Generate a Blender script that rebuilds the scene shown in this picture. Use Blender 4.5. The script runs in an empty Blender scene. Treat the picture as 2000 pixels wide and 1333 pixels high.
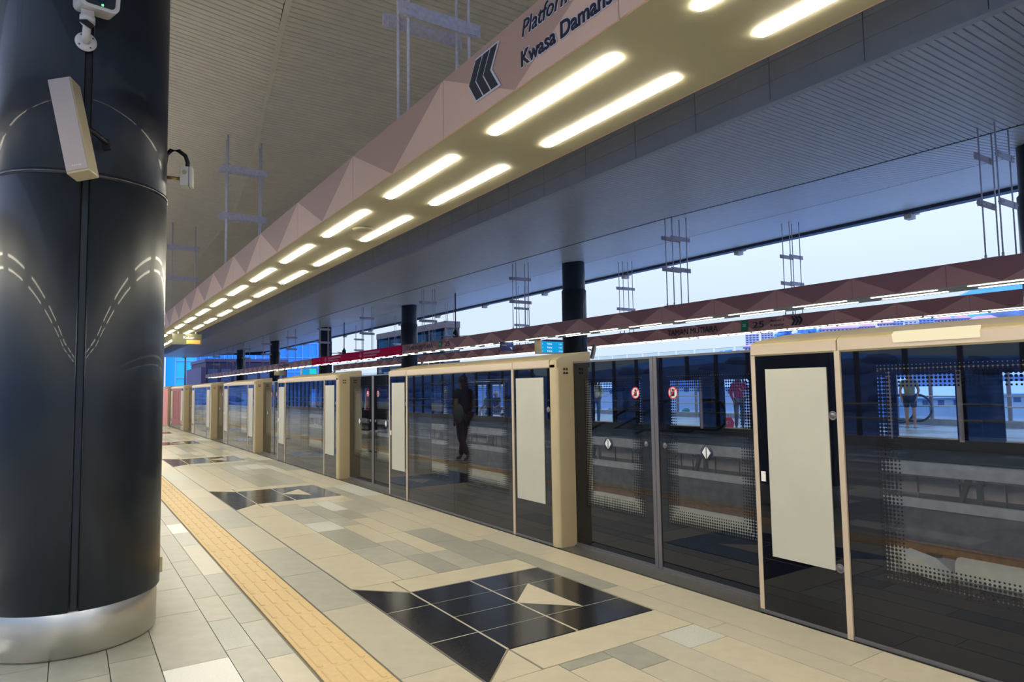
import bpy, bmesh, math, random
from math import sin, cos, tan, pi, radians, atan2, sqrt
from mathutils import Vector, Matrix, noise
random.seed(7)
S = bpy.context.scene
C = S.collection

# ------------------------------------------------------------------ camera
F_PX, YAW, PITCH, ROLL = 1309.757, 0.5841546, 0.0698556, -0.0157722
CAM = Vector((0, 0, 1.4))
_f = Vector((sin(YAW)*cos(PITCH), cos(YAW)*cos(PITCH), sin(PITCH)))
_r = Vector((cos(YAW), -sin(YAW), 0)); _u = _r.cross(_f)
_r2 = _r*cos(ROLL)+_u*sin(ROLL); _u2 = -_r*sin(ROLL)+_u*cos(ROLL)
cd = bpy.data.cameras.new('camera'); cam = bpy.data.objects.new('camera', cd); C.objects.link(cam)
cd.sensor_width = 36; cd.lens = F_PX/2000*36; cd.clip_start = .05; cd.clip_end = 3000
m = Matrix((( _r2.x, _u2.x, -_f.x), (_r2.y, _u2.y, -_f.y), (_r2.z, _u2.z, -_f.z))).to_4x4()
m.translation = CAM
cam.matrix_world = m
S.camera = cam

# ------------------------------------------------------------------ world, exposure
S.view_settings.view_transform = 'Standard'
S.view_settings.look = 'None'
S.view_settings.gamma = 1
S.view_settings.use_curve_mapping = False
S.view_settings.exposure = 1.25
SKY = 0.43
TUBE = 23.0
w = bpy.data.worlds.new('dusk_sky'); S.world = w; w.use_nodes = True
nt = w.node_tree; nt.nodes.clear()
out = nt.nodes.new('ShaderNodeOutputWorld'); bg = nt.nodes.new('ShaderNodeBackground')
tc = nt.nodes.new('ShaderNodeTexCoord'); sx = nt.nodes.new('ShaderNodeSeparateXYZ')
cr = nt.nodes.new('ShaderNodeValToRGB')
nt.links.new(tc.outputs['Generated'], sx.inputs[0])
nt.links.new(sx.outputs['Z'], cr.inputs[0])
e = cr.color_ramp.elements
e[0].position = 0.0; e[0].color = (.66, .82, 1.0, 1)
e[1].position = 1.0; e[1].color = (1.3, 1.75, 3.0, 1)
q = cr.color_ramp.elements.new(.12); q.color = (.70, .84, 1.0, 1)
q = cr.color_ramp.elements.new(.40); q.color = (.92, 1.15, 1.85, 1)
nz = nt.nodes.new('ShaderNodeTexNoise'); nz.inputs['Scale'].default_value = 2.2; nz.inputs['Detail'].default_value = 5
mp = nt.nodes.new('ShaderNodeMapping'); mp.inputs['Scale'].default_value = (1, 1, 4)
nt.links.new(tc.outputs['Generated'], mp.inputs[0]); nt.links.new(mp.outputs[0], nz.inputs['Vector'])
mx = nt.nodes.new('ShaderNodeMix'); mx.data_type = 'RGBA'; mx.blend_type = 'MIX'
mr = nt.nodes.new('ShaderNodeMapRange'); mr.inputs[1].default_value = .45; mr.inputs[2].default_value = .75; mr.inputs[3].default_value = 0; mr.inputs[4].default_value = .35
nt.links.new(nz.outputs[0], mr.inputs[0]); nt.links.new(mr.outputs[0], mx.inputs[0])
nt.links.new(cr.outputs[0], mx.inputs[6]); mx.inputs[7].default_value = (.80, .86, .97, 1)
nt.links.new(mx.outputs[2], bg.inputs[0]); bg.inputs[1].default_value = SKY
nt.links.new(bg.outputs[0], out.inputs[0])
try:
    S.cycles.transparent_max_bounces = 24
    S.cycles.max_bounces = 8; S.cycles.diffuse_bounces = 3; S.cycles.glossy_bounces = 4
    S.cycles.sample_clamp_indirect = 4; S.cycles.caustics_reflective = False
except Exception:
    pass

# ------------------------------------------------------------------ materials
def mat(name, col, rough=.5, metal=0, spec=.5, noise_amt=0, nscale=20, stretch=None, emit=0, ior=None, bump=0, coat=0):
    M = bpy.data.materials.new(name); M.use_nodes = True
    t = M.node_tree; b = t.nodes['Principled BSDF']
    b.inputs['Base Color'].default_value = (*col, 1); b.inputs['Roughness'].default_value = rough
    b.inputs['Metallic'].default_value = metal; b.inputs['Specular IOR Level'].default_value = spec
    if ior: b.inputs['IOR'].default_value = ior
    if coat: b.inputs['Coat Weight'].default_value = coat
    if emit:
        b.inputs['Emission Color'].default_value = (*col, 1); b.inputs['Emission Strength'].default_value = emit
    if noise_amt or bump:
        c = t.nodes.new('ShaderNodeTexCoord'); n = t.nodes.new('ShaderNodeTexNoise'); n.inputs['Scale'].default_value = nscale
        n.inputs['Detail'].default_value = 6
        mpn = t.nodes.new('ShaderNodeMapping')
        if stretch: mpn.inputs['Scale'].default_value = stretch
        t.links.new(c.outputs['Object'], mpn.inputs[0]); t.links.new(mpn.outputs[0], n.inputs['Vector'])
        if noise_amt:
            r = t.nodes.new('ShaderNodeMapRange'); r.inputs[1].default_value = .3; r.inputs[2].default_value = .7
            r.inputs[3].default_value = 1-noise_amt; r.inputs[4].default_value = 1+noise_amt
            mu = t.nodes.new('ShaderNodeVectorMath'); mu.operation = 'SCALE'
            mu.inputs[0].default_value = col
            t.links.new(n.outputs[0], r.inputs[0]); t.links.new(r.outputs[0], mu.inputs['Scale'])
            t.links.new(mu.outputs[0], b.inputs['Base Color'])
            r2 = t.nodes.new('ShaderNodeMapRange'); r2.inputs[3].default_value = max(0, rough-.06); r2.inputs[4].default_value = min(1, rough+.08)
            t.links.new(n.outputs[0], r2.inputs[0]); t.links.new(r2.outputs[0], b.inputs['Roughness'])
        if bump:
            bp = t.nodes.new('ShaderNodeBump'); bp.inputs['Strength'].default_value = bump; bp.inputs['Distance'].default_value = .01
            t.links.new(n.outputs[0], bp.inputs['Height']); t.links.new(bp.outputs[0], b.inputs['Normal'])
    return M
def emat(name, col, st):
    M = bpy.data.materials.new(name); M.use_nodes = True; t = M.node_tree; t.nodes.clear()
    o = t.nodes.new('ShaderNodeOutputMaterial'); e_ = t.nodes.new('ShaderNodeEmission')
    e_.inputs[0].default_value = (*col, 1); e_.inputs[1].default_value = st; t.links.new(e_.outputs[0], o.inputs[0]); return M
M = {}
M['tile_beige'] = mat('tile_beige', (.465, .415, .315), .34, noise_amt=.07, nscale=9)
M['tile_beige2'] = mat('tile_beige2', (.42, .385, .305), .34, noise_amt=.07, nscale=9)
M['tile_grey'] = mat('tile_grey', (.27, .268, .228), .34, noise_amt=.12, nscale=9)
M['tile_grey2'] = mat('tile_grey2', (.33, .322, .275), .34, noise_amt=.12, nscale=9)
M['tile_pale'] = mat('tile_pale', (.46, .465, .425), .45, noise_amt=.12, nscale=90)
M['tile_white'] = mat('tile_white', (.74, .73, .68), .4, noise_amt=.05, nscale=90)
M['granite'] = mat('black_granite', (.014, .015, .02), .14, spec=.6, noise_amt=.5, nscale=60)
M['grout'] = mat('grout', (.20, .18, .14), .8)
M['tactile'] = mat('tactile_yellow', (.60, .42, .19), .5, noise_amt=.06, nscale=30)
M['steel'] = mat('brushed_steel', (.62, .60, .56), .30, 1, noise_amt=.03, nscale=3)
M['clad'] = mat('navy_black_cladding', (.006, .011, .019), .36, spec=.38, noise_amt=.15, nscale=6, coat=.12)
M['seam'] = mat('dark_seam', (.004, .004, .006), .5)
M['seam_edge'] = mat('seam_edge_metal', (.06, .06, .07), .25, .8)
M['beige'] = mat('champagne_metal', (.49, .395, .235), .38, .25, noise_amt=.03, nscale=8)
M['beige_edge'] = mat('champagne_edge', (.56, .45, .34), .35, .2)
M['frit'] = mat('black_frit_glass', (.004, .005, .010), .015, spec=.5, ior=1.52)
M['poster'] = mat('cream_poster', (.46, .45, .385), .35, spec=.4, noise_amt=.03, nscale=4)
M['darkrub'] = mat('dark_rubber', (.02, .02, .022), .5)
M['stile'] = mat('grey_stile', (.16, .15, .16), .35, .5)
M['sill'] = mat('dark_steel_sill', (.16, .155, .14), .35, .6, noise_amt=.2, nscale=30)
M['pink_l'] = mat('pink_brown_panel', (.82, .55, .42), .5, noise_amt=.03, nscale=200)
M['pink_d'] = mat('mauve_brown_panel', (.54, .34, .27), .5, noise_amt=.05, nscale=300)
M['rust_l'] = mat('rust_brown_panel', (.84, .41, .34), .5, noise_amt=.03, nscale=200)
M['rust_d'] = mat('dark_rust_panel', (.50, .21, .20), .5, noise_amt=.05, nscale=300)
M['soffit'] = mat('soffit_white_metal', (.46, .43, .30), .6, 0, noise_amt=.03, nscale=3)
M['ceil'] = mat('ceiling_satin_metal', (.74, .74, .74), .33, .15, noise_amt=.05, nscale=5)
M['ceil_left'] = mat('ceiling_warm_metal', (.72, .66, .54), .42, .08, noise_amt=.05, nscale=5)
M['ceil_panel'] = mat('ceiling_panel_grey', (.62, .62, .62), .38, .15, noise_amt=.04, nscale=3)
M['ceil_dark'] = mat('ceiling_groove', (.05, .05, .055), .7)
M['gutter'] = mat('gutter_dark_blue', (.035, .05, .10), .4, .4)
M['galv'] = mat('galvanised_rod', (.78, .72, .76), .45, .1, noise_amt=.1, nscale=30)
M['galv_bar'] = mat('galvanised_bar', (.70, .65, .72), .55, .05, noise_amt=.12, nscale=30)
M['bolt'] = mat('rusty_bolt', (.16, .10, .08), .6, .5)
M['tube'] = emat('tube_light_glow', (1.0, .93, .74), TUBE)
M['tube_far'] = emat('tube_light_glow_far', (1.0, .96, .86), TUBE*.2)
M['text_dark'] = mat('lettering_navy', (.012, .014, .035), .5)
M['text_white'] = mat('lettering_white', (.75, .72, .78), .5)
M['chevron'] = mat('chevron_slate', (.022, .028, .034), .45)
M['green_sign'] = mat('green_sign', (.0, .30, .13), .5)
M['orange_text'] = mat('orange_text', (.85, .22, .04), .5)
M['mag'] = mat('magenta_banner', (1.0, .010, .11), .8, spec=.15)
M['mag_w'] = mat('banner_pale_print', (.95, .45, .52), .5)
M['concrete'] = mat('concrete', (.36, .35, .37), .85, noise_amt=.18, nscale=4, bump=.1)
M['concrete_l'] = mat('concrete_light', (.50, .49, .50), .8, noise_amt=.15, nscale=6)
M['bed'] = mat('track_bed', (.11, .105, .115), .9, noise_amt=.3, nscale=5)
M['pinkwall'] = mat('under_platform_wall', (.50, .41, .40), .8, noise_amt=.1, nscale=5)
M['rail'] = mat('rusty_rail', (.27, .13, .075), .5, .5, noise_amt=.2, nscale=10)
M['cover'] = mat('third_rail_cover', (.60, .57, .48), .5, noise_amt=.08, nscale=8)
M['white_plastic'] = mat('white_plastic', (.72, .68, .66), .4)
M['cam_white'] = mat('camera_housing', (.78, .74, .72), .35)
M['black_plastic'] = mat('black_plastic', (.01, .01, .012), .4)
M['grille'] = mat('speaker_grille', (.52, .45, .43), .6, noise_amt=.08, nscale=400)
M['sp_side'] = mat('speaker_body', (.58, .50, .33), .45)
M['brass'] = mat('brass', (.5, .36, .12), .35, .8)
M['jbox'] = mat('junction_box_grey', (.74, .72, .66), .5)
M['led'] = emat('green_led', (.1, 1, .2), 1.5)
M['cyan'] = emat('display_cyan', (.01, .38, .80), .38)
M['cyan2'] = emat('display_aqua', (.02, .70, .78), .4)
M['disp_text'] = emat('display_text', (.9, .95, 1), .4)
M['blue_sign'] = mat('blue_sign', (.015, .03, .16), .4)
M['olive_sign'] = mat('olive_sign', (.09, .09, .05), .5)
M['sign_white'] = mat('sign_white', (.70, .72, .74), .5)
M['orange_sign'] = mat('orange_sign', (.70, .38, .08), .5)
M['red'] = mat('signal_red', (.80, .02, .04), .4)
M['lens'] = emat('lamp_lens_glow', (1.0, .88, .58), .40)
M['redglow'] = emat('red_signal_lamp', (1, .03, .06), .7)
M['post'] = mat('dark_post', (.06, .055, .06), .4, .5)
M['mauve'] = mat('mauve_frame', (.36, .29, .27), .45, .2)
M['handrail'] = mat('handrail_champagne', (.66, .56, .36), .3, .6)
M['far_floor'] = mat('far_platform_floor', (.50, .49, .45), .4, noise_amt=.08, nscale=3)
M['esc_panel'] = mat('escalator_panel', (.05, .10, .09), .25, spec=.6)
M['rubber_rail'] = mat('rubber_handrail', (.035, .032, .035), .35)
M['lift_frame'] = mat('lift_frame', (.16, .12, .12), .5)
M['hill'] = mat('haze_blue_wooded_hill', (.07, .14, .30), .9, noise_amt=.5, nscale=.15)  # distance haze painted in: the woods are bluer than their own green
M['hill_far'] = mat('hazy_hill', (.12, .42, .85), .95, noise_amt=.1, nscale=.02)  # mountain blue is atmospheric haze put into the base colour
M['ground'] = mat('valley_ground', (.18, .27, .36), .95, noise_amt=.5, nscale=.05)  # blue haze put into the ground colour, lightened for bounce under the roof
M['tree'] = mat('haze_blue_leaves', (.12, .36, .78), .9, noise_amt=.4, nscale=.6)  # far foliage: haze tint painted straight into the leaf colour
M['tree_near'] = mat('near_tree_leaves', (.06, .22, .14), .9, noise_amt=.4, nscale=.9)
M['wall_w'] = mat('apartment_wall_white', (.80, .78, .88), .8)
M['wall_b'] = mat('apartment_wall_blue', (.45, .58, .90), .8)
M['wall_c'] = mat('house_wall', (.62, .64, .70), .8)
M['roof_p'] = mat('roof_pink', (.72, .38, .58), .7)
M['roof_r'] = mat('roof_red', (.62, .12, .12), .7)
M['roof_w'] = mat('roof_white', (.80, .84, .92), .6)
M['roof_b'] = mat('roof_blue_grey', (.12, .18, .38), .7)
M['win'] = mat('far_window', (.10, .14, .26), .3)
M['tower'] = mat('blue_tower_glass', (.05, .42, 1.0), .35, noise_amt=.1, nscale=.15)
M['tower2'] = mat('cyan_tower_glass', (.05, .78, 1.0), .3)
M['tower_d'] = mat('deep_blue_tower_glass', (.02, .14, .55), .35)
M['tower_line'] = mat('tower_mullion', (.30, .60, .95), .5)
M['plum'] = mat('plum_block', (.055, .04, .085), .6, noise_amt=.1, nscale=1)
M['plum_l'] = mat('plum_trim', (.12, .085, .16), .6)
M['skin'] = mat('skin_brown', (.36, .17, .10), .55)
M['skin_l'] = mat('skin_light', (.52, .26, .17), .55)
M['hair'] = mat('hair_black', (.012, .010, .012), .5)
M['teeshirt'] = mat('grey_green_tee', (.27, .27, .21), .9)
M['navy'] = mat('navy_cloth', (.018, .035, .09), .9)
M['crimson'] = mat('crimson_jacket', (.55, .02, .09), .7)
M['trouser'] = mat('grey_trousers', (.14, .13, .13), .9)
M['cream_shirt'] = mat('cream_yellow_shirt', (.74, .72, .45), .8)
M['jean'] = mat('jeans', (.07, .14, .26), .9)
M['black_cloth'] = mat('black_cloth', (.018, .016, .02), .9)
M['brown_cloth'] = mat('brown_cloth', (.085, .045, .035), .9)
M['bag_red'] = mat('red_bag', (.85, .02, .03), .5)
M['bag_grey'] = mat('grey_bag', (.16, .17, .15), .7)
M['hivis'] = mat('hi_vis_yellow', (.80, .75, .05), .7)
M['white_cloth'] = mat('white_cloth', (.75, .76, .78), .9)
M['green_cloth'] = mat('green_cloth', (.10, .22, .08), .9)
M['sole'] = mat('pale_sole', (.62, .48, .42), .8)

def schlick(t, f0):
    """reflectance of one glass surface, the same from either side"""
    g = t.nodes.new('ShaderNodeNewGeometry'); d = t.nodes.new('ShaderNodeVectorMath'); d.operation = 'DOT_PRODUCT'
    t.links.new(g.outputs['Normal'], d.inputs[0]); t.links.new(g.outputs['Incoming'], d.inputs[1])
    def mth(op, a, b=None):
        n = t.nodes.new('ShaderNodeMath'); n.operation = op
        for i, v in enumerate((a, b)):
            if v is None: continue
            if isinstance(v, (int, float)): n.inputs[i].default_value = v
            else: t.links.new(v, n.inputs[i])
        return n.outputs[0]
    k = mth('POWER', mth('SUBTRACT', 1.0, mth('ABSOLUTE', d.outputs['Value'])), 5.0)
    return mth('ADD', mth('MULTIPLY', k, 1-f0), f0)
def glass(name, tint, f0=.045, rough=0.0):
    G = bpy.data.materials.new(name); G.use_nodes = True; t = G.node_tree; t.nodes.clear()
    o = t.nodes.new('ShaderNodeOutputMaterial'); mi = t.nodes.new('ShaderNodeMixShader')
    tr = t.nodes.new('ShaderNodeBsdfTransparent'); tr.inputs[0].default_value = (*tint, 1)
    gl = t.nodes.new('ShaderNodeBsdfGlossy'); gl.inputs['Roughness'].default_value = rough
    t.links.new(schlick(t, f0), mi.inputs[0]); t.links.new(tr.outputs[0], mi.inputs[1]); t.links.new(gl.outputs[0], mi.inputs[2])
    t.links.new(mi.outputs[0], o.inputs[0]); return G
M['glass'] = glass('clear_gate_glass', (.92, .95, .97), .045)
M['fence_glass'] = glass('fence_glass', (.86, .93, .97), .03)
M['lift_glass'] = glass('lift_glass', (.35, .50, .62), .06)
def dots_mat():
    # printed ceramic dots: full cover at the frame, shrinking towards the clear glass (uv in metres)
    G = bpy.data.materials.new('frit_dot_glass'); G.use_nodes = True; t = G.node_tree; t.nodes.clear()
    N = t.nodes.new; L = t.links.new
    o = N('ShaderNodeOutputMaterial'); uv = N('ShaderNodeUVMap'); uv.uv_map = 'UVMap'; sp = N('ShaderNodeSeparateXYZ')
    L(uv.outputs[0], sp.inputs[0])
    def mth(op, a, b=None):
        n = N('ShaderNodeMath'); n.operation = op
        for i, v in enumerate((a, b)):
            if v is None: continue
            if isinstance(v, (int, float)): n.inputs[i].default_value = v
            else: L(v, n.inputs[i])
        return n.outputs[0]
    P = .020
    a = mth('SUBTRACT', mth('FRACT', mth('DIVIDE', sp.outputs[0], P)), .5)
    b = mth('SUBTRACT', mth('FRACT', mth('DIVIDE', sp.outputs[1], P)), .5)
    r = mth('SQRT', mth('ADD', mth('MULTIPLY', a, a), mth('MULTIPLY', b, b)))
    R = mth('SUBTRACT', .56, mth('MULTIPLY', mth('FLOOR', mth('DIVIDE', sp.outputs[1], P)), .062))
    fac = mth('LESS_THAN', r, R)
    tr = N('ShaderNodeBsdfTransparent'); tr.inputs[0].default_value = (.90, .93, .96, 1)
    di = N('ShaderNodeBsdfDiffuse'); di.inputs[0].default_value = (.005, .005, .008, 1)
    m1 = N('ShaderNodeMixShader'); L(fac, m1.inputs[0]); L(tr.outputs[0], m1.inputs[1]); L(di.outputs[0], m1.inputs[2])
    gl = N('ShaderNodeBsdfGlossy'); gl.inputs['Roughness'].default_value = 0
    m2 = N('ShaderNodeMixShader'); L(schlick(t, .05), m2.inputs[0]); L(m1.outputs[0], m2.inputs[1]); L(gl.outputs[0], m2.inputs[2])
    L(m2.outputs[0], o.inputs[0]); return G
M['dots'] = dots_mat()

# ------------------------------------------------------------------ helpers
class MB:
    def __init__(s): s.v = []; s.f = []; s.m = []; s.uv = {}; s.smooth = set()
    def quad(s, pts, mi=0, uv=None):
        n = len(s.v); s.v += [tuple(p) for p in pts]; s.f.append(tuple(range(n, n+len(pts)))); s.m.append(mi)
        if uv: s.uv[len(s.f)-1] = uv
    def box(s, x0, x1, y0, y1, z0, z1, mi=0):
        n = len(s.v)
        s.v += [(x0,y0,z0),(x1,y0,z0),(x1,y1,z0),(x0,y1,z0),(x0,y0,z1),(x1,y0,z1),(x1,y1,z1),(x0,y1,z1)]
        for f in ((0,3,2,1),(4,5,6,7),(0,1,5,4),(1,2,6,5),(2,3,7,6),(3,0,4,7)):
            s.f.append(tuple(n+i for i in f)); s.m.append(mi)
    def prism(s, poly, axis, a, b, mi=0):
        """poly: 2D points; axis 'y' -> (x,z), 'x' -> (y,z), 'z' -> (x,y); extruded a..b"""
        def P(p, t):
            return (p[0], t, p[1]) if axis == 'y' else (t, p[0], p[1]) if axis == 'x' else (p[0], p[1], t)
        n = len(s.v); k = len(poly)
        s.v += [P(p, a) for p in poly]+[P(p, b) for p in poly]
        s.f.append(tuple(n+i for i in range(k))); s.m.append(mi)
        s.f.append(tuple(n+k+i for i in reversed(range(k)))); s.m.append(mi)
        for i in range(k):
            j = (i+1) % k; s.f.append((n+i, n+k+i, n+k+j, n+j)); s.m.append(mi)
    def tube(s, pts, r, n=8, mi=0, caps=True):
        pts = [Vector(p) for p in pts]; rs = r if isinstance(r, (list, tuple)) else [r]*len(pts)
        base = len(s.v); ref = None
        for i, p in enumerate(pts):
            d = (pts[min(i+1, len(pts)-1)]-pts[max(i-1, 0)]).normalized()
            if ref is None: ref = Vector((0, 0, 1)) if abs(d.z) < .9 else Vector((1, 0, 0))
            a = d.cross(ref).normalized(); b = d.cross(a).normalized(); ref = b.cross(d) if False else ref
            for k in range(n):
                t = 2*pi*k/n; s.v.append(tuple(p+a*cos(t)*rs[i]+b*sin(t)*rs[i]))
        for i in range(len(pts)-1):
            for k in range(n):
                k2 = (k+1) % n
                s.f.append((base+i*n+k, base+i*n+k2, base+(i+1)*n+k2, base+(i+1)*n+k)); s.m.append(mi); s.smooth.add(len(s.f)-1)
        if caps:
            s.f.append(tuple(base+k for k in reversed(range(n)))); s.m.append(mi)
            s.f.append(tuple(base+(len(pts)-1)*n+k for k in range(n))); s.m.append(mi)
    def lathe(s, prof, cx, cy, n=24, a0=0, a1=2*pi, mi=0):
        """prof: list of (r,z)"""
        full = abs(a1-a0-2*pi) < 1e-6; base = len(s.v); k = n if full else n+1
        for r, z in prof:
            for i in range(k):
                t = a0+(a1-a0)*i/n; s.v.append((cx+r*cos(t), cy+r*sin(t), z))
        for j in range(len(prof)-1):
            for i in range(n):
                i2 = (i+1) % k
                s.f.append((base+j*k+i, base+j*k+i2, base+(j+1)*k+i2, base+(j+1)*k+i)); s.m.append(mi); s.smooth.add(len(s.f)-1)
    def ball(s, c, r, n=10, mi=0):
        c = Vector(c); r = Vector(r) if not isinstance(r, (int, float)) else Vector((r, r, r)); base = len(s.v); h = n//2
        for j in range(h+1):
            a = pi*j/h
            for i in range(n):
                t = 2*pi*i/n; s.v.append((c.x+r.x*sin(a)*cos(t), c.y+r.y*sin(a)*sin(t), c.z+r.z*cos(a)))
        for j in range(h):
            for i in range(n):
                i2 = (i+1) % n; s.f.append((base+j*n+i, base+(j+1)*n+i, base+(j+1)*n+i2, base+j*n+i2)); s.m.append(mi); s.smooth.add(len(s.f)-1)
    def mesh(s, name, mats):
        me = bpy.data.meshes.new(name); me.from_pydata(s.v, [], s.f)
        for mm in (mats if isinstance(mats, (list, tuple)) else [mats]): me.materials.append(mm if not isinstance(mm, str) else M[mm])
        me.polygons.foreach_set('material_index', s.m)
        if s.smooth:
            me.polygons.foreach_set('use_smooth', [i in s.smooth for i in range(len(s.f))])
        if s.uv:
            ul = me.uv_layers.new(name='UVMap')
            for fi, uvs in s.uv.items():
                p = me.polygons[fi]
                for k, li in enumerate(p.loop_indices): ul.data[li].uv = uvs[k]
        me.update(); return me
    def build(s, name, mats, parent=None, loc=None, kind=None):
        return link(name, s.mesh(name, mats), parent, loc, kind)
def link(name, me, parent=None, loc=None, kind=None, rotz=0):
    o = bpy.data.objects.new(name, me); C.objects.link(o)
    if parent: o.parent = parent
    if loc: o.location = loc
    if rotz: o.rotation_euler.z = rotz
    if kind: o['kind'] = kind
    return o
def tag(o, label, cat, group=None):
    o['label'] = label; o['category'] = cat
    if group: o['group'] = group
    return o
def thing(name, label, cat, loc=(0, 0, 0), rotz=0, group=None):
    o = bpy.data.objects.new(name, None); C.objects.link(o); o.location = loc; o.rotation_euler.z = rotz
    o.empty_display_size = .2
    return tag(o, label, cat, group)
def struct_root(name):
    o = bpy.data.objects.new(name, None); C.objects.link(o); o['kind'] = 'structure'; return o
def text_mesh(txt, size, extrude=.002, offset=0, shear=0, bold=0):
    cu = bpy.data.curves.new('t', 'FONT'); cu.body = txt; cu.size = size; cu.extrude = extrude; cu.offset = offset+bold; cu.shear = shear
    cu.resolution_u = 3
    o = bpy.data.objects.new('t', cu); C.objects.link(o)
    dg = bpy.context.evaluated_depsgraph_get(); me = bpy.data.meshes.new_from_object(o.evaluated_get(dg))
    C.objects.unlink(o); bpy.data.objects.remove(o); return me
def put_text(name, txt, size, origin, xdir, ydir, material, parent=None, width=None, **k):
    me = text_mesh(txt, size, **k)
    xs = [v.co.x for v in me.vertices]; sc = 1
    if width and xs: sc = width/(max(xs)-min(xs))
    X_ = Vector(xdir); Y_ = Vector(ydir); Z_ = X_.cross(Y_)
    for v in me.vertices:
        c = v.co.copy(); c.x *= sc
        v.co = X_*c.x+Y_*c.y+Z_*c.z
    me.materials.clear(); me.materials.append(M[material])
    return link(name, me, parent, origin)
def pix(px, py, **k):
    d = _f+_r2*((px-1000)/F_PX)+_u2*((666.5-py)/F_PX)
    if 'x' in k: t = k['x']/d.x
    elif 'y' in k: t = k['y']/d.y
    else: t = (k['z']-1.4)/d.z
    return CAM+d*t
def dup(root, loc, label=None):
    r = root.copy(); C.objects.link(r); r.location = loc
    if label: r['label'] = label
    for ch in list(root.children):
        c_ = ch.copy(); C.objects.link(c_); c_.parent = r
        for g_ in list(ch.children):
            d_ = g_.copy(); C.objects.link(d_); d_.parent = c_
    return r

# ------------------------------------------------------------------ platform floor with its tiles
PERIOD = 5.76; YM0, YM1 = -9.0, 84.0
def tile_mb(mb, x0, x1, y0, y1, mi=0, top=0.0, g=.0022):
    mb.box(x0+g, x1-g, y0+g, y1-g, -.03, top, mi)
floor = struct_root('floor')
b = MB(); b.box(-8.1, 3.58, YM0, YM1, -.30, -.006); b.box(3.58, 3.98, YM0, YM1, -.30, -.03)
b.build('floor_slab', 'grout', floor)
TM = ['tile_beige', 'tile_grey', 'tile_pale', 'tile_white', 'tile_beige2', 'tile_grey2', 'granite']
rng = random.Random(11)
NEAR_END = 15.0; ntile = 0
far_mb = MB()
def lay(x0, x1, y0, y1, mi, top=0.0):
    """one tile: its own object when near enough to be picked apart, else joined into the far paving"""
    global ntile
    if y1 > 2.2 and y0 < NEAR_END and x1 > -.35 and ntile < 298:
        mb = MB(); g = .0022
        lx, ly = (x1-x0)/2, (y1-y0)/2
        mb.box(-lx+g, lx-g, -ly+g, ly-g, -.03, top)
        mb.build('tile', TM[mi], floor, ((x0+x1)/2, (y0+y1)/2, 0)); ntile += 1
    else:
        tile_mb(far_mb, x0, x1, y0, y1, mi, top)
def pick(ws):
    r = rng.random()*sum(ws)
    for i, q_ in enumerate(ws):
        r -= q_
        if r <= 0: return i
    return 0
def arrow_zone(y):      # centre of the black arrow inlay nearest to y
    k = round((y-3.74)/PERIOD); return 3.74+k*PERIOD
AZ0, AZ1 = -.94, .94
def row(x0, x1, lens, ws, breaks=True, y0=YM0, fixed=None):
    y = y0
    while y < YM1:
        L_ = rng.choice(lens); y1 = y+L_
        if breaks:
            c = arrow_zone(y)
            if y < c+AZ0-1e-6 and y1 > c+AZ0: y1 = c+AZ0
            elif c+AZ0-1e-6 <= y < c+AZ1-1e-6: y = c+AZ1; continue
            c2 = arrow_zone(y1)
            if y < c2+AZ0-.001 and y1 > c2+AZ0: y1 = c2+AZ0
            if y1-y < .12 and y1-y > 0 and False: pass
        lay(x0, x1, y, y1, pick(ws)); y = y1
# platform edge zone: five mixed rows, all interrupted by the arrow inlays
row(1.70, 2.10, [1.0, 1.25], [1, 0, 0, 0, .6])
row(2.10, 2.39, [.62, .93, .5], [.5, .35, .25, 0, .4, .5])
row(2.39, 2.60, [.50, .62, .93], [.5, .5, .1, 0, .3, .5])
row(2.60, 2.80, [.62, .8, .93], [.35, .6, .3, 0, .2, .5])
row(2.80, 3.10, [.62, .93, 1.2], [.4, .55, .25, 0, .3, .5])
row(3.10, 3.265, [.62, .93, 1.2], [.8, .3, .45, 0, .4, .1], breaks=False)
row(3.265, 3.58, [.93, 1.22, 1.5], [.8, .35, .2, 0, .5, .2], breaks=False)
# strip between guiding path and edge zone
row(1.375, 1.69, [1.21, .97], [.7, .25, .05, 0, .5, .7], breaks=False)
# rows on the column side
row(.90, 1.05, [.55, .65, 1.2], [.15, .6, .1, .45, .1, .6], breaks=False)
row(.745, .90, [.55, .65, 1.2], [.15, .6, .1, .40, .1, .6], breaks=False)
row(.43, .745, [.62, .93, 1.2], [.1, .7, 0, .15, .1, .9], breaks=False)
row(.21, .43, [.93, 1.2], [.2, .8, 0, .04, .2, .9], breaks=False)
row(-.05, .21, [.62, .93], [.2, .7, 0, 0, .5, .9], breaks=False)
row(-.35, -.05, [.62, .93], [.2, .7, 0, .05, .5, .9], breaks=False)
for i in range(26):
    x1 = -.35-i*.3
    if x1 < -7.9: break
    row(max(-8.05, x1-.3), x1, [.62, .93, 1.2], [.4, .5, .2, .15, .4, .7], breaks=False)
far_mb.build('far_paving', TM, floor, kind='stuff')
ml = MB(); ml.box(1.69, 1.70, YM0, YM1, -.01, .001); ml.build('joint_strip', 'stile', floor)
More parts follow.
